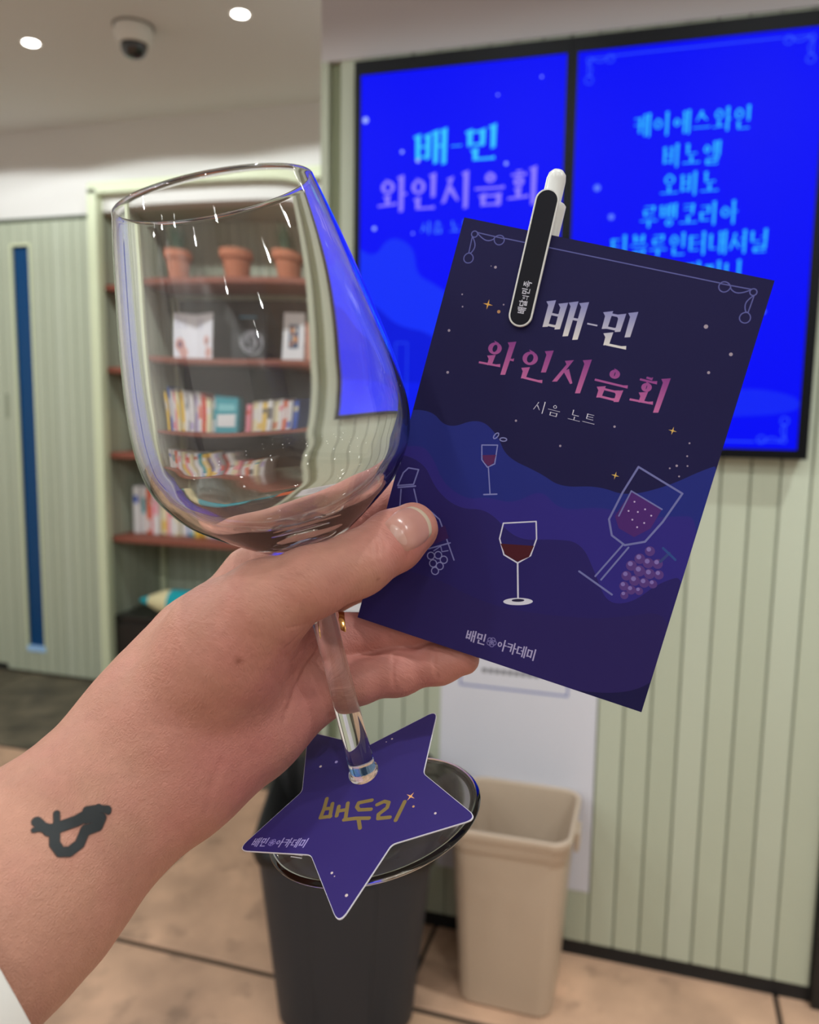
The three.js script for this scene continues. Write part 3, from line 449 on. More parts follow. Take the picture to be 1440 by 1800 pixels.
// star tag threaded on the stem
const star = base('star_tag', 'purple star-shaped paper tag threaded on the glass stem', 'tag');
{
  const R = 0.045 * 1.01, K = 0.534, cols = [[0.71855, -0.14139, 0.68095], [0.62481, 0.56128, -0.54276], [-0.30546, 0.81546, 0.49165]], C = [-0.01747 * 1.01, -0.09922 * 1.01, -0.28258 * 1.01];
  place(star, cols, C);
  const corner = []; for (let k = 0; k < 5; k++) { const a = (90 - 72 * k) * Math.PI / 180, b = a - 36 * Math.PI / 180; corner.push([Math.cos(a) * R, Math.sin(a) * R, 0.0045], [Math.cos(b) * R * K, Math.sin(b) * R * K, 0.0016]); }
  const outline = (shrink) => { const s = new THREE.Shape(), n = corner.length; corner.forEach(([x, y, r], i) => { const [px, py] = corner[(i + n - 1) % n], [qx, qy] = corner[(i + 1) % n], k = 1 - shrink, to = (ax, ay) => { const l = Math.hypot(ax - x, ay - y); return [(x + (ax - x) * r / l) * k, (y + (ay - y) * r / l) * k]; }, a = to(px, py), b = to(qx, qy); i ? s.lineTo(...a) : s.moveTo(...a); s.quadraticCurveTo(x * k, y * k, ...b); }); s.closePath(); return s; };
  // hole where the stem passes the tag's plane
  const m = new THREE.Matrix4().makeBasis(V(...cols[0]), V(...cols[1]), V(...cols[2])), inv = m.clone().transpose(), n = V(...cols[2]), c = V(...C), s = n.dot(c.clone().sub(FOOT)) / n.dot(AXIS), hit = FOOT.clone().addScaledVector(AXIS, s).sub(c).applyMatrix4(inv);
  const hole = new THREE.Path(); hole.absellipse(hit.x, hit.y, 0.0058, 0.0056, 0, Math.PI * 2, true);
  const body = outline(0); body.holes.push(hole);
  part('card', new THREE.ExtrudeGeometry(body, { depth: 0.0005, bevelEnabled: false, curveSegments: 10 }).translate(0, 0, -0.0005), std(0xe9e6f2, 0.6), star);
  const N = 1200, [cv, g] = canvas(N, N), U = (x) => (x * 0.045 / R / 2 + 0.5) * N, W = (y) => (0.5 - y * 0.045 / R / 2) * N;
  g.fillStyle = '#33266e'; g.fillRect(0, 0, N, N);
  g.strokeStyle = '#86713f'; g.lineWidth = 19; g.lineCap = 'round'; g.lineJoin = 'round';
  for (const st of [[[-0.257, -0.117], [-0.208, -0.195], [-0.174, -0.269], [-0.106, -0.221]], [[-0.178, -0.128], [-0.108, -0.226]], [[-0.206, -0.197], [-0.152, -0.163]], [[-0.109, -0.122], [-0.062, -0.193]], [[-0.085, -0.158], [-0.028, -0.113]], [[-0.062, -0.065], [0.02, -0.172]], [[0.101, 0.049], [0.019, -0.02], [0.031, -0.054], [0.069, -0.066], [0.153, -0.017]], [[0.019, -0.191], [0.091, -0.14], [0.195, -0.083]], [[0.126, -0.131], [0.191, -0.182]], [[0.17, 0.038], [0.203, 0.088], [0.243, 0.097], [0.263, 0.055], [0.241, -0.022], [0.264, -0.051], [0.341, 0.001]], [[0.355, 0.162], [0.401, 0.003]]]) { g.beginPath(); st.forEach(([x, y], i) => (i ? g.lineTo(U(x), W(y)) : g.moveTo(U(x), W(y)))); g.stroke(); }
  g.save(); g.translate(U(-.535), W(-.66)); g.rotate(-27 * Math.PI / 180); g.transform(1, 0, -0.25, 1, 0, 0); g.fillStyle = '#a99ed6'; let x = hangul(g, '배민', 0, 0, 38, 44, 3, BOLD); g.strokeStyle = '#8d80c4'; g.lineWidth = 3; for (let k = 0; k < 5; k++) { g.beginPath(); g.arc(x + 20 + Math.cos(k * 1.26) * 9, 23 + Math.sin(k * 1.26) * 9, 8, 0, 7); g.stroke(); } hangul(g, '아카데미', x + 40, 0, 38, 44, 3, BOLD); g.restore();
  sparkle(g, U(.366), W(.221), 26, '#f0b070'); dots(g, [[U(.447), W(.161), 6]], '#c89a6a'); dots(g, [[U(-.551), W(.088), 7], [U(-.165), W(.587), 5], [U(-.19), W(.54), 3], [U(.641), W(.194), 6], [U(.262), W(-.561), 6], [U(.30), W(-.57), 3], [U(.488), W(-.63), 7]], '#d8c8c0'); dots(g, [[U(-.454), W(.186), 8]], '#a99ed6');
  const face = outline(0.007); face.holes.push(hole); const fg = new THREE.ShapeGeometry(face, 10), p = fg.attributes.position, uv = fg.attributes.uv; for (let i = 0; i < p.count; i++) uv.setXY(i, p.getX(i) / R / 2 + 0.5, p.getY(i) / R / 2 + 0.5);
  part('printed_face', fg, phys(0xffffff, 0.6, { map: texture(cv), specularIntensity: 0.5 }), star, [0, 0, 0.00006]);
}

// tasting-note booklet
const CARD = { cols: [[0.93215, -0.27679, 0.23342], [0, 0, 0], [-0.25285, -0.0362, 0.96683]], pos: [0.04894, 0.01765, -0.28284] };
CARD.cols[1] = V(...CARD.cols[2]).cross(V(...CARD.cols[0])).toArray();
const booklet = base('booklet', 'dark indigo tasting booklet with Korean title pinched under the thumb', 'booklet'); place(booklet, CARD.cols, CARD.pos);
{
  const k = 10, [c, g] = canvas(1050, 1480), P = (list) => list.map(([x, y]) => [x * k, y * k]);
  g.fillStyle = '#171244'; g.fillRect(0, 0, 1050, 1480);
  cloud(g, P([[-2, 70], [6, 67], [14, 73], [24, 66], [32, 70], [37, 77], [50, 79], [58, 82], [70, 78], [80, 79], [92, 72], [101, 64], [107, 60], [107, 150], [-2, 150]]), '#20297e');
  cloud(g, P([[-2, 84], [6, 80], [12, 84], [18, 92], [28, 95], [34, 92], [44, 92], [52, 84], [60, 90], [74, 84], [84, 86], [94, 82], [107, 78], [107, 150], [-2, 150]]), '#2f2580');
  cloud(g, P([[-2, 86], [8, 85], [16, 95], [26, 99], [36, 96], [48, 104], [60, 100], [70, 98], [78, 108], [84, 116], [92, 113], [98, 104], [107, 98], [107, 150], [-2, 150]]), '#261c62');
  cloud(g, P([[-2, 128], [20, 124], [44, 129], [66, 126], [86, 121], [107, 110], [107, 150], [-2, 150]]), '#281d5c');
  // ornament line and corners
  g.strokeStyle = '#5d5f9e'; g.lineWidth = 4; flourish(g, 41, 38, 1, 1, 9); flourish(g, 1009, 38, -1, 1, 9); g.beginPath(); g.moveTo(160, 42); g.lineTo(890, 42); g.stroke();
  // titles: printed in a silver-to-cream and a magenta-to-rose foil
  const foil = (y0, y1, a, b) => { const q = g.createLinearGradient(0, y0, 0, y1); q.addColorStop(0, a); q.addColorStop(1, b); return q; };
  g.fillStyle = foil(205, 325, '#8f8fc0', '#e8e2d8'); g.save(); g.transform(1, -0.02, 0, 1, 0, 12); syllable(g, '배', 365, 200, 140, 118, BRUSH); syllable(g, '-', 512, 210, 40, 100, { v: .1, h: .14 }); syllable(g, '민', 560, 200, 118, 120, BRUSH); g.restore();
  g.fillStyle = foil(380, 490, '#8c3f88', '#c46aa0'); g.save(); g.transform(1, 0, -0.04, 1, 16, 0); hangul(g, '와인시음회', 190, 385, 118, 108, 15, BRUSH); g.restore();
  g.fillStyle = '#dedbe4'; hangul(g, '시음 노트', 414, 552, 44, 40, 6, THIN);
  // chalk drawings
  const chalk = (pts, w = 5, col = '#7f80b8') => { g.strokeStyle = col; g.lineWidth = w; g.lineCap = 'round'; g.lineJoin = 'round'; g.beginPath(); pts.forEach(([x, y], i) => (i ? g.lineTo(x * k, y * k) : g.moveTo(x * k, y * k))); g.stroke(); };
  chalk([[2.6, 92], [1.8, 97], [7.4, 95], [7.8, 89.4], [4, 89.8], [2.6, 92]]); chalk([[2.2, 97.6], [8.2, 95.4]], 6); chalk([[3.4, 98], [5, 106]]); chalk([[8, 96.6], [11, 102]]); chalk([[11, 102], [16, 102.6], [20, 104.5], [24, 110], [29, 117]]); chalk([[17, 117], [26, 111.5]]); g.fillStyle = '#3a1c58'; g.beginPath(); g.moveTo(160, 112 * k); g.lineTo(225, 106 * k); g.lineTo(250, 110 * k); g.lineTo(170, 1165); g.fill();
  for (const [x, y] of [[20.5, 118], [23, 117], [25.4, 118], [22, 120.4], [24.6, 120.6], [23.4, 122.8]]) { g.strokeStyle = '#8f90c4'; g.lineWidth = 4; g.beginPath(); g.arc(x * k, y * k, 13, 0, 7); g.stroke(); } chalk([[21, 116], [23, 113.6], [24, 115.4], [26, 114.4]], 4);
  chalk([[27.6, 75], [29, 80], [31.6, 82], [33.8, 80.2], [33, 73.6], [27.6, 75]], 4, '#8a8cc0'); g.fillStyle = '#5a2458'; g.beginPath(); g.moveTo(287, 784); g.lineTo(300, 806); g.lineTo(320, 816); g.lineTo(334, 800); g.lineTo(334, 770); g.fill(); chalk([[32, 82], [35, 90.6]], 4, '#8a8cc0'); chalk([[33, 91.6], [37.4, 90.2]], 5, '#8a8cc0');
  for (const [x, y, a] of [[31.6, 70.6, -1.1], [34.4, 71.2, -.2]]) { g.strokeStyle = '#8a8cc0'; g.lineWidth = 4; g.beginPath(); g.ellipse(x * k, y * k, 12, 6, a, 0, 7); g.stroke(); }
  // large tilted chalk glass
  chalk([[81, 68.4], [97, 73.2], [93.6, 84], [90, 92], [84, 95], [79, 93], [76.6, 88], [78.4, 78], [81, 68.4]], 7, '#7476ac'); g.fillStyle = '#4c2470'; g.beginPath(); g.moveTo(810, 768); g.lineTo(922, 800); g.lineTo(905, 872); g.lineTo(862, 915); g.lineTo(805, 900); g.lineTo(782, 865); g.closePath(); g.fill(); chalk([[81, 76.8], [92.2, 80]], 5, '#7476ac'); chalk([[79.4, 86], [81, 76.8]], 5, '#7476ac');
  dots(g, [[830, 800, 3], [850, 830, 3], [870, 815, 3], [840, 860, 3], [880, 860, 3], [820, 835, 3], [862, 880, 3], [895, 830, 3]], '#c8b8d8'); chalk([[83.4, 95], [77.6, 108]], 6, '#7476ac'); chalk([[85.4, 95.4], [79.8, 108.6]], 6, '#7476ac'); chalk([[72, 108], [84.6, 112.4]], 7, '#7476ac');
  // small clear wine glass with red wine
  chalk([[42.4, 99.4], [42.6, 105], [45.6, 110], [51, 111.4], [54.6, 107.6], [55, 101.4], [53.2, 95.6], [42.4, 99.4]], 5, '#d9d8e4'); g.fillStyle = '#4a1420'; g.beginPath(); g.moveTo(434, 1066); g.lineTo(548, 1040); g.lineTo(542, 1082); g.lineTo(508, 1110); g.lineTo(460, 1098); g.fill(); chalk([[51, 111.4], [54.6, 123.6]], 6, '#d9d8e4'); g.fillStyle = '#d9d8e4'; g.beginPath(); g.ellipse(548, 1244, 52, 13, -0.32, 0, 7); g.fill(); g.fillStyle = '#201a3c'; g.beginPath(); g.ellipse(547, 1240, 22, 5, -0.32, 0, 7); g.fill();
  // grapes
  for (const [x, y, r] of [[92.4, 94.6, 15], [90, 98, 16], [93, 98.6, 16], [96, 98, 15], [88, 101, 16], [91, 102, 17], [94.4, 102, 16], [97.4, 101.4, 14], [87.4, 104.8, 15], [90.4, 105.6, 16], [93.6, 105.4, 15], [96.4, 105, 13], [87.6, 108.4, 14], [90.2, 109, 14], [92.8, 108.6, 12], [88.6, 111.4, 12]]) { dots(g, [[x * k, y * k, r * 1.1]], '#573a80'); dots(g, [[x * k - 5, y * k - 5, r * 0.5]], '#8170b4'); } chalk([[96.6, 97], [98.6, 93.4]], 9, '#34407c'); chalk([[96.2, 92.4], [101, 95]], 8, '#2f4a8c');
  sparkle(g, 164, 273, 19, '#e0a850'); dots(g, [[208, 289, 6]], '#b98a5c'); sparkle(g, 882, 540, 15, '#e0b860'); sparkle(g, 745, 732, 15, '#e0b860');
  dots(g, [[155, 144, 5], [53, 391, 5], [88, 534, 5], [65, 259, 3], [988, 256, 6], [888, 187, 7], [938, 329, 5], [540, 683, 4], [369, 638, 4], [697, 574, 4], [945, 566, 3], [950, 609, 3], [927, 648, 4], [960, 640, 3], [944, 680, 3], [908, 662, 3], [139, 143, 2], [218, 262, 3], [78, 300, 3]], '#a99aa6');
  g.save(); g.translate(404, 1394); g.rotate(-0.02); g.fillStyle = '#b0a8cc'; let x = hangul(g, '배민', 0, 0, 36, 38, 2, BOLD); g.strokeStyle = '#7a72a8'; g.lineWidth = 3; for (let q = 0; q < 5; q++) { g.beginPath(); g.arc(x + 18 + Math.cos(q * 1.26) * 9, 19 + Math.sin(q * 1.26) * 9, 8, 0, 7); g.stroke(); } hangul(g, '아카데미', x + 38, 0, 34, 38, 2, BOLD); g.restore();
  const W = 0.105, H = 0.148, plain = std(0x2a1f58, 0.55), front = phys(0xffffff, 0.6, { map: texture(c), specularIntensity: 0.4 });
  part('front_cover', bx(W, H, 0.0003, 0, 0, -0.00015), [plain, plain, plain, plain, front, std(0xe6e3e6, 0.8)], booklet);
  part('inner_pages', bx(W - 0.0006, H - 0.0006, 0.0009, 0, 0, -0.00076), std(0xe4e1e4, 0.85), booklet);
  part('back_cover', bx(W, H, 0.0003, 0, 0, -0.00137), plain, booklet);
}
// ballpoint pen clipped over the booklet's top edge
const pen = base('ballpoint_pen', 'white ballpoint pen with a black lettered clip over the booklet edge', 'pen'); place(pen, CARD.cols, CARD.pos);
{
  const tilt = -0.075, at = (x, v) => [x / 1000 - 0.0525, 0.074 - v / 1000];
  const [X, Y] = at(26.4, -12), wh = std(0xd9d8d4, 0.3), place2 = (m) => { m.position.set(X + 0.0006, Y, 0); m.rotation.z = tilt * -1 * 0.6; return m; };
  const barrel = lathe([[0, -.128], [.0012, -.128], [.0014, -.12], [.003, -.112], [.0048, -.09], [.0052, -.02], [.0055, -.002], [.0055, 0.0], [.0050, .0005], [.0034, .001], [.0034, .0085], [.0030, .0105], [.0018, .0118], [0, .0122]], 32).translate(0, 0, -.0075);
  place2(part('barrel', barrel, wh, pen)); place2(part('clip_bridge', rb(.0062, .010, .0084, .0012, 0, -.006, -.0034, 3), wh, pen));
  const stad = (w, y0, y1) => { const s = new THREE.Shape(), r = w / 2; s.absarc(0, y1 - r, r, 0, Math.PI); s.absarc(0, y0 + r, r, Math.PI, Math.PI * 2); s.closePath(); return s; };
  place2(part('clip', new THREE.ExtrudeGeometry(stad(.0078, -.0445, .0022), { depth: .0010, bevelEnabled: true, bevelSize: .0002, bevelThickness: .0002, bevelSegments: 2, curveSegments: 16 }).translate(0, 0, .0008), wh, pen));
  const [c, q] = canvas(128, 760); q.fillStyle = '#0e0d18'; q.fillRect(0, 0, 128, 760); q.save(); q.translate(36, 690); q.rotate(-Math.PI / 2); q.fillStyle = '#c9c7d2'; let tx = 0; for (const ch of '배달의민족') { const s = ch === '의' ? 26 : 36; syllable(q, ch, tx, ch === '의' ? 16 : 6, s, s + 8, { v: .17, h: .13 }); tx += s + 3; } q.restore();
  const fg = new THREE.ShapeGeometry(stad(.0070, -.0441, .0018), 16), p = fg.attributes.position, uv = fg.attributes.uv; for (let i = 0; i < p.count; i++) uv.setXY(i, p.getX(i) / .0078 + .5, (p.getY(i) + .0445) / .0467);
  place2(part('clip_print', fg, phys(0xffffff, 0.45, { map: texture(c), specularIntensity: 0.35 }), pen)).position.z = .00206;
}

// ------------------------------------------------------------------ the arm and hand
const len3 = Math.hypot, mm = 0.001;
const B = (a, b, ra, rb2) => { const p = pt(...a), q = pt(...b); return { ax: p.x, ay: p.y, az: p.z, dx: q.x - p.x, dy: q.y - p.y, dz: q.z - p.z, l2: q.distanceToSquared(p), ra: ra * mm, dr: (rb2 - ra) * mm }; };
const cap = (b, x, y, z) => { const px = x - b.ax, py = y - b.ay, pz = z - b.az; let t = (px * b.dx + py * b.dy + pz * b.dz) / b.l2; t = t < 0 ? 0 : t > 1 ? 1 : t; return len3(px - t * b.dx, py - t * b.dy, pz - t * b.dz) - b.ra - t * b.dr; };
const smin = (a, b, k) => { const h = k - Math.abs(a - b); return h > 0 ? Math.min(a, b) - h * h / (4 * k) : Math.min(a, b); };
const chain = (pts) => pts.slice(1).map((p, i) => B(pts[i].slice(0, 3), p.slice(0, 3), pts[i][3], p[3]));
const PALM = [
  ...chain([[277, 1254, .292, 20.5], [30, 1515, .262, 24], [-180, 1710, .235, 28]]), ...chain([[325, 1344, .287, 20.5], [56, 1597, .255, 23], [-150, 1790, .225, 28]]),
  ...chain([[277, 1254, .292, 20.5], [350, 1140, .306, 16], [445, 1018, .322, 11.5]]), ...chain([[300, 1300, .292, 19], [500, 1075, .326, 12.5]]), ...chain([[310, 1320, .291, 19], [540, 1140, .314, 12.5]]), ...chain([[325, 1344, .287, 20.5], [450, 1270, .297, 15.5], [556, 1212, .304, 11]]),
  ...chain([[318, 1230, .285, 18.5], [400, 1130, .276, 17.5], [470, 1062, .2695, 13.5]]), ...chain([[400, 1150, .284, 16], [500, 1110, .300, 12]]),
];
const FINGERS = {
  thumb: chain([[400, 1130, .276, 16], [470, 1062, .2675, 13.2], [548, 1022, .264, 11.2], [632, 990, .2705, 10.3], [690, 952, .2775, 9.9], [726, 928, .2835, 8.7]]),
  index: chain([[445, 1018, .320, 11.5], [660, 905, .324, 9.0], [760, 850, .312, 8.2], [820, 800, .305, 7.4]]),
  middle: chain([[500, 1070, .322, 11.5], [660, 1000, .326, 9.2], [790, 970, .312, 8.4], [850, 950, .304, 7.6]]),
  ring: chain([[540, 1140, .312, 11.2], [600, 1123, .3115, 9.0], [690, 1112, .313, 9.0], [790, 1095, .308, 8.0], [850, 1085, .303, 7.2]]),
  pinky: chain([[556, 1212, .304, 10.5], [630, 1196, .3045, 8.3], [690, 1182, .306, 8.0], [700, 1180, .306, 7.9], [770, 1166, .3045, 7.4], [812, 1156, .3025, 6.4]]),
};
const FL = Object.values(FINGERS);
function flesh(x, y, z) {
  let d = 1; for (const b of PALM) d = smin(d, cap(b, x, y, z), 0.015);
  let f = 1;
  for (const c of FL) { let e = 1; for (const b of c) e = smin(e, cap(b, x, y, z), 0.004); f = smin(f, e, 0.0015); }
  return smin(d, f, 0.006);
}
function hitSurface(px, py, sdf = flesh) { const r = ray(px, py), L = r.length(); r.divideScalar(L); let t = 0.18; for (let i = 0; i < 120; i++) { const d = sdf(r.x * t, r.y * t, r.z * t); if (Math.abs(d) < 2e-5) break; t += d * 0.9; if (t > 0.5) return null; } return r.multiplyScalar(t); }
// creases: [points as seen, depth mm, width mm]
const CREASE = [
  [[[588, 1088], [566, 1132], [540, 1172], [518, 1215], [500, 1265]], .4, 1.2], [[[540, 1172], [558, 1216], [580, 1262], [584, 1284]], .35, 1.1], [[[505, 1150], [522, 1186], [520, 1230]], .15, 1.0], [[[470, 1180], [496, 1208], [500, 1250]], .15, 1.0],
  [[[642, 938], [652, 952], [656, 974]], .3, .7], [[[655, 934], [666, 950], [668, 972]], .35, .7], [[[668, 930], [678, 944], [680, 962]], .25, .6],
  [[[556, 1100], [530, 1112], [500, 1140]], .2, .7], [[[566, 1090], [540, 1096], [505, 1105]], .2, .7], [[[560, 1120], [532, 1140], [510, 1165]], .2, .7],
  [[[692, 1150], [690, 1180], [694, 1212]], .35, .7], [[[764, 1138], [764, 1164], [768, 1190]], .3, .7], [[[680, 1090], [682, 1118], [680, 1146]], .3, .7],
  [[[388, 1340], [374, 1382], [366, 1425]], .16, 1.6], [[[352, 1352], [330, 1310], [318, 1262]], .10, 1.4],
].map(([pts, depth, width]) => { const q = pts.map(([x, y]) => hitSurface(x, y)).filter(Boolean), seg = []; for (let i = 0; i + 1 < q.length; i++) { const a = q[i], b = q[i + 1]; if (a.distanceTo(b) < 0.03) seg.push({ ax: a.x, ay: a.y, az: a.z, dx: b.x - a.x, dy: b.y - a.y, dz: b.z - a.z, l2: Math.max(1e-9, b.distanceToSquared(a)), ra: 0, dr: 0 }); } return { seg, depth: depth * 1.7 * mm, width: width * 0.95 * mm }; });
function creaseAt(x, y, z) { let s = 0; for (const c of CREASE) { let m = 1; for (const b of c.seg) m = Math.min(m, cap(b, x, y, z)); if (m < c.width * 2.5) s += c.depth * Math.exp(-((m / c.width) ** 2)); } return s; }
function skin(x, y, z) {
  let d = flesh(x, y, z); if (Math.abs(d) > 0.003) return d;
  return d + creaseAt(x, y, z) + (noise(x * 700, y * 700, z * 700) - 0.5) * 0.00012 + (noise(x * 120, y * 120, z * 120) - 0.5) * 0.0007;
}
function surfaceNets(sdf, lo, hi, cell) {
  const n = [0, 1, 2].map((i) => Math.ceil((hi[i] - lo[i]) / cell) + 1), [nx, ny, nz] = n, f = new Float32Array(nx * ny * nz).fill(1), S = 8, at = (i, j, k) => (k * ny + j) * nx + i;
  for (let k = 0; k < nz; k += S) for (let j = 0; j < ny; j += S) for (let i = 0; i < nx; i += S) {
    const c = sdf(lo[0] + (i + S / 2) * cell, lo[1] + (j + S / 2) * cell, lo[2] + (k + S / 2) * cell), far = Math.abs(c) > cell * S * 1.05 + 0.001;
    for (let c2 = k; c2 < Math.min(nz, k + S); c2++) for (let b = j; b < Math.min(ny, j + S); b++) for (let a = i; a < Math.min(nx, i + S); a++) f[at(a, b, c2)] = far ? c : sdf(lo[0] + a * cell, lo[1] + b * cell, lo[2] + c2 * cell);
  }
  const id = new Int32Array(nx * ny * nz).fill(-1), pos = [], idx = [], E = [[0, 1], [0, 2], [0, 4], [1, 3], [1, 5], [2, 3], [2, 6], [3, 7], [4, 5], [4, 6], [5, 7], [6, 7]];
  for (let k = 0; k + 1 < nz; k++) for (let j = 0; j + 1 < ny; j++) for (let i = 0; i + 1 < nx; i++) {
    const v = []; let s = 0; for (let c = 0; c < 8; c++) { v[c] = f[at(i + (c & 1), j + ((c >> 1) & 1), k + (c >> 2))]; if (v[c] < 0) s++; }
    if (!s || s === 8) continue;
    let x = 0, y = 0, z = 0, m = 0; for (const [a, b] of E) if ((v[a] < 0) !== (v[b] < 0)) { const t = v[a] / (v[a] - v[b]); x += (a & 1) + t * ((b & 1) - (a & 1)); y += ((a >> 1) & 1) + t * (((b >> 1) & 1) - ((a >> 1) & 1)); z += (a >> 2) + t * ((b >> 2) - (a >> 2)); m++; }
    id[at(i, j, k)] = pos.length / 3; pos.push(lo[0] + (i + x / m) * cell, lo[1] + (j + y / m) * cell, lo[2] + (k + z / m) * cell);
  }
  const quad = (a, b, c, d, flip) => { if (a < 0 || b < 0 || c < 0 || d < 0) return; flip ? idx.push(a, c, b, b, c, d) : idx.push(a, b, c, b, d, c); };
  for (let k = 1; k + 1 < nz; k++) for (let j = 1; j + 1 < ny; j++) for (let i = 1; i + 1 < nx; i++) {
    const q = f[at(i, j, k)] < 0;
    if (q !== f[at(i + 1, j, k)] < 0) quad(id[at(i, j - 1, k - 1)], id[at(i, j, k - 1)], id[at(i, j - 1, k)], id[at(i, j, k)], !q);
    if (q !== f[at(i, j + 1, k)] < 0) quad(id[at(i - 1, j, k - 1)], id[at(i, j, k - 1)], id[at(i - 1, j, k)], id[at(i, j, k)], q);
    if (q !== f[at(i, j, k + 1)] < 0) quad(id[at(i - 1, j - 1, k)], id[at(i, j - 1, k)], id[at(i - 1, j, k)], id[at(i, j, k)], !q);
  }
  return { pos, idx };
}
const grad = (sdf, x, y, z, h = 0.0007) => V(sdf(x + h, y, z) - sdf(x - h, y, z), sdf(x, y + h, z) - sdf(x, y - h, z), sdf(x, y, z + h) - sdf(x, y, z - h)).normalize();
const person = base('person', 'bare forearm and hand holding glass and booklet, wrist tattoo, white sleeve', 'person');
person.position.setFromMatrixPosition(EYE); person.quaternion.copy(camera.quaternion);
{
  const { pos, idx } = surfaceNets(skin, [-0.175, -0.185, -0.362], [0.04, 0.02, -0.185], 0.0010);
  const nv = pos.length / 3, no = new Float32Array(nv * 3), co = new Float32Array(nv * 3), c = new THREE.Color();
  const tan = new THREE.Color(0xbb8771), rose = new THREE.Color(0xbf7a6f), dark = new THREE.Color(0x8f5546), mole = hitSurface(420, 1162), mole2 = hitSurface(665, 1018);
  const roseSpots = [[520, 1200, .05], [430, 1330, .035], [640, 1130, .05], [740, 1170, .04], [720, 930, .022], [640, 900, .04]].map(([x, y, r]) => [hitSurface(x, y), r]).filter((q) => q[0]);
  for (let i = 0; i < nv; i++) {
    const x = pos[i * 3], y = pos[i * 3 + 1], z = pos[i * 3 + 2], n = grad(skin, x, y, z); n.toArray(no, i * 3);
    let r = 0; for (const [p, q] of roseSpots) r = Math.max(r, Math.exp(-(((x - p.x) ** 2 + (y - p.y) ** 2 + (z - p.z) ** 2) / (q * q))));
    const blot = fbm(x * 90, y * 90, z * 90, 3); c.copy(tan).lerp(rose, THREE.MathUtils.clamp(r * 0.9 + (blot - 0.5) * 0.7, 0, 1)).multiplyScalar(0.93 + 0.14 * fbm(x * 420, y * 420, z * 420, 2));
    for (const [m, q] of [[mole, 0.0013], [mole2, 0.0006]]) if (m) { const d = len3(x - m.x, y - m.y, z - m.z) / q; if (d < 2) c.lerp(dark, 0.85 * Math.exp(-d * d)); }
    c.toArray(co, i * 3);
  }
  // fine skin relief, wrapped round the forearm's own axis (metres)
  const w0 = pt(300, 1300, .290), w1 = pt(-150, 1750, .230), la = w1.clone().sub(w0).normalize(), lb = V(0, 1, 0).addScaledVector(la, -la.y).normalize(), lc = V().crossVectors(la, lb), uvs = new Float32Array(nv * 2), tmp = V();
  for (let i = 0; i < nv; i++) { tmp.set(pos[i * 3], pos[i * 3 + 1], pos[i * 3 + 2]).sub(w0); uvs[i * 2] = tmp.dot(la) / 0.016; uvs[i * 2 + 1] = Math.atan2(-tmp.dot(lb), -tmp.dot(lc)) * 0.03 / 0.016; }
  const pores = noiseTexture(256, (u, v) => { const wr = (f, k) => { const a = noise(u * f, v * f, k), b = noise((u - 1) * f, v * f, k), c2 = noise(u * f, (v - 1) * f, k), d = noise((u - 1) * f, (v - 1) * f, k); return (a * (1 - u) + b * u) * (1 - v) + (c2 * (1 - u) + d * u) * v; }, n = Math.abs(wr(18, 2) - 0.5) * 1.3 + Math.abs(wr(34, 6) - 0.5) * 1.0 + (wr(60, 9) - 0.5) * 0.3, q = Math.min(255, n * 420); return [q, q, q]; }, { srgb: false });
  const g = new THREE.BufferGeometry(); g.setAttribute('position', new THREE.Float32BufferAttribute(pos, 3)); g.setAttribute('normal', new THREE.BufferAttribute(no, 3)); g.setAttribute('uv', new THREE.BufferAttribute(uvs, 2)); g.setAttribute('color', new THREE.BufferAttribute(co, 3)); g.setIndex(idx);
  part('body', g, phys(0xffffff, 0.5, { vertexColors: true, bumpMap: pores, bumpScale: 0.00012, specularIntensity: 0.7, sheen: 0.15, sheenColor: new THREE.Color(0xffb8a0), sheenRoughness: 0.5 }), person);
  // a patch that follows the skin: nail, tattoo
  const follow = (cx, cy, dirx, diry, length, width, nu, nv2, lift, round) => {
    const C = hitSurface(cx, cy), N = grad(flesh, C.x, C.y, C.z, 0.002), q = hitSurface(cx + dirx * 12, cy + diry * 12), T = q.sub(C); T.addScaledVector(N, -T.dot(N)).normalize(); const Bn = V().crossVectors(N, T);
    const p = [], uv = [], id = []; const G = (s) => skin(s.x, s.y, s.z);
    for (let j = 0; j <= nv2; j++) for (let i = 0; i <= nu; i++) {
      let u = i / nu * 2 - 1, v = j / nv2 * 2 - 1; const u0 = u, v0 = v; if (round) { u = u0 * Math.sqrt(1 - v0 * v0 * round); v = v0 * Math.sqrt(1 - u0 * u0 * round); }
      const s = C.clone().addScaledVector(T, u * length / 2).addScaledVector(Bn, v * width / 2).addScaledVector(N, 0.012); for (let k = 0; k < 60; k++) { const d = G(s); if (d < 1e-5) break; s.addScaledVector(N, -d * 0.9); }
      const e = Math.max(Math.abs(u0), Math.abs(v0)); s.addScaledVector(grad(flesh, s.x, s.y, s.z), lift(e, u0, v0)); p.push(s.x, s.y, s.z); uv.push(i / nu, j / nv2);
    }
    for (let j = 0; j < nv2; j++) for (let i = 0; i < nu; i++) { const a = j * (nu + 1) + i; id.push(a, a + 1, a + nu + 1, a + 1, a + nu + 2, a + nu + 1); }
    const h = new THREE.BufferGeometry(); h.setAttribute('position', new THREE.Float32BufferAttribute(p, 3)); h.setAttribute('uv', new THREE.Float32BufferAttribute(uv, 2)); h.setIndex(id); h.computeVertexNormals(); return h;
  };
  const [nc, ng] = canvas(256, 128); ng.fillStyle = '#c08a7c'; ng.fillRect(0, 0, 256, 128); ng.fillStyle = '#c79a8c'; ng.beginPath(); ng.ellipse(20, 64, 22, 40, 0, 0, 7); ng.fill(); ng.fillStyle = '#ccb79c'; ng.beginPath(); ng.moveTo(256, 0); ng.lineTo(206, 0); ng.quadraticCurveTo(240, 64, 206, 128); ng.lineTo(256, 128); ng.fill();
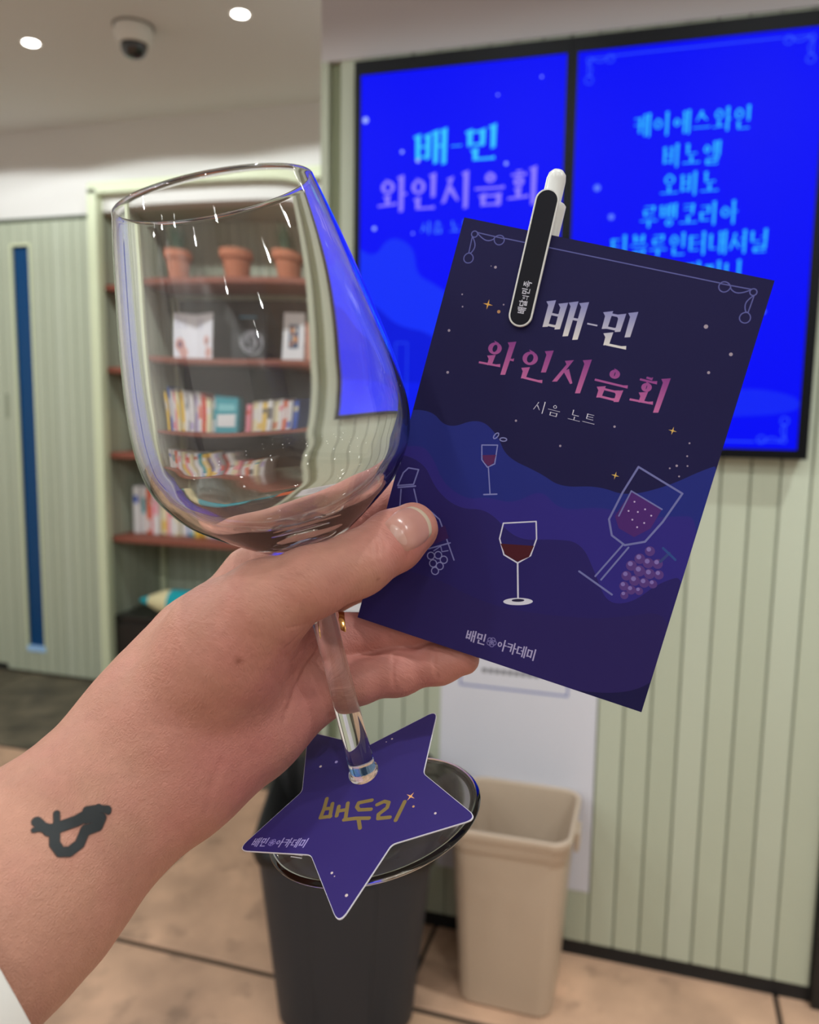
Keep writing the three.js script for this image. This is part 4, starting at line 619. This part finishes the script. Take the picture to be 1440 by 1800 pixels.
  part('thumbnail', follow(727, 922, 0.84, -0.54, 0.0172, 0.0142, 24, 20, (e) => 0.0005 - 0.0006 * e ** 8, 0.3), phys(0xffffff, 0.28, { map: texture(nc), clearcoat: 0.35, clearcoatRoughness: 0.2 }), person);
  const [tc, tg] = canvas(512, 384); tg.clearRect(0, 0, 512, 384); tg.strokeStyle = '#1a2022'; tg.fillStyle = '#1a2022'; tg.lineCap = 'round'; tg.lineJoin = 'round';
  for (const [blur, a] of [[22, .12], [16, .2], [10, .35], [4, .55], [-4, 1]]) {
    tg.globalAlpha = a; const X = (x) => (x - 130) / 240 * 512, Y = (y) => (y - 430) / 190 * 384, line = (w, pts) => { tg.lineWidth = w * 1.55 + blur; tg.beginPath(); pts.forEach(([x, y], i) => (i ? tg.lineTo(X(x), Y(y)) : tg.moveTo(X(x), Y(y)))); tg.stroke(); };
    line(34, [[155, 490], [172, 508], [200, 520]]); line(16, [[150, 516], [180, 510]]); line(20, [[206, 468], [210, 512]]); line(40, [[190, 520], [212, 512], [262, 494], [300, 470]]); line(26, [[288, 462], [318, 458], [346, 462]]); line(14, [[320, 452], [318, 480]]); line(12, [[346, 458], [350, 470]]);
    line(36, [[330, 486], [322, 510], [296, 520], [290, 520]]); line(34, [[206, 528], [208, 560], [226, 584], [250, 584], [276, 562], [286, 530]]); line(26, [[290, 492], [320, 486]]);
  }
  part('tattoo', follow(125, 1462, 1, -0.02, 0.0245, 0.0185, 40, 32, () => 0.00025, 0), std(0xffffff, 0.6, { map: texture(tc), transparent: true }), person);
  // white cuff and sleeve around the forearm
  const a = pt(0, 1652, .243), b2 = pt(-170, 1775, .226), ax = b2.clone().sub(a).normalize(), s0 = pt(-14, 1700, .2465), side = V(0, 0, 1).addScaledVector(ax, -ax.z).normalize(), up = V().crossVectors(ax, side), pos2 = [], id2 = [], R = [[0.0, .0385], [-.0004, .0405], [0, .0415], [.012, .042], [.03, .0435], [.09, .047], [.16, .05], [.16, .048], [.02, .040], [0, .0385]], S = 64;
  R.forEach(([t, r]) => { for (let k = 0; k <= S; k++) { const q = k / S * Math.PI * 2, w = 1 + 0.03 * (noise(Math.cos(q) * 3 + 5, Math.sin(q) * 3, t * 40) - .5) * (t > .02 ? 3 : 1); const v = a.clone().addScaledVector(ax, t + 0.006).addScaledVector(side, Math.cos(q) * r * w * 0.82).addScaledVector(up, Math.sin(q) * r * w * 1.06); pos2.push(v.x, v.y, v.z); } });
  for (let i = 0; i + 1 < R.length; i++) for (let k = 0; k < S; k++) { const o = i * (S + 1) + k; id2.push(o, o + 1, o + S + 1, o + 1, o + S + 2, o + S + 1); }
  const sg = new THREE.BufferGeometry(); sg.setAttribute('position', new THREE.Float32BufferAttribute(pos2, 3)); sg.setIndex(id2); sg.computeVertexNormals(); part('sleeve', sg, std(0xe9e6df, 0.9, { side: THREE.DoubleSide }), person);
  // gold ring on the ring finger
  const rc = pt(602, 1122, .3116), rd = pt(690, 1112, .313).sub(pt(600, 1123, .3115)).normalize(), ring = base('finger_ring', 'polished gold band worn on the ring finger', 'ring');
  const rg = lathe([[.0090, -.0016], [.0093, -.0020], [.0099, -.0018], [.0102, 0], [.0099, .0018], [.0093, .0020], [.0090, .0016], [.0090, -.0016]], 64);
  ring.position.copy(cam(rc.x, rc.y, rc.z)); ring.quaternion.copy(camera.quaternion).multiply(new THREE.Quaternion().setFromUnitVectors(V(0, 1, 0), rd)); part('band', rg, std(0xd9a35c, 0.18, { metalness: 1 }), ring);
}

scene.traverse((o) => { if (o.isMesh) { o.castShadow = true; o.receiveShadow = true; } });
renderer.render(scene, camera);
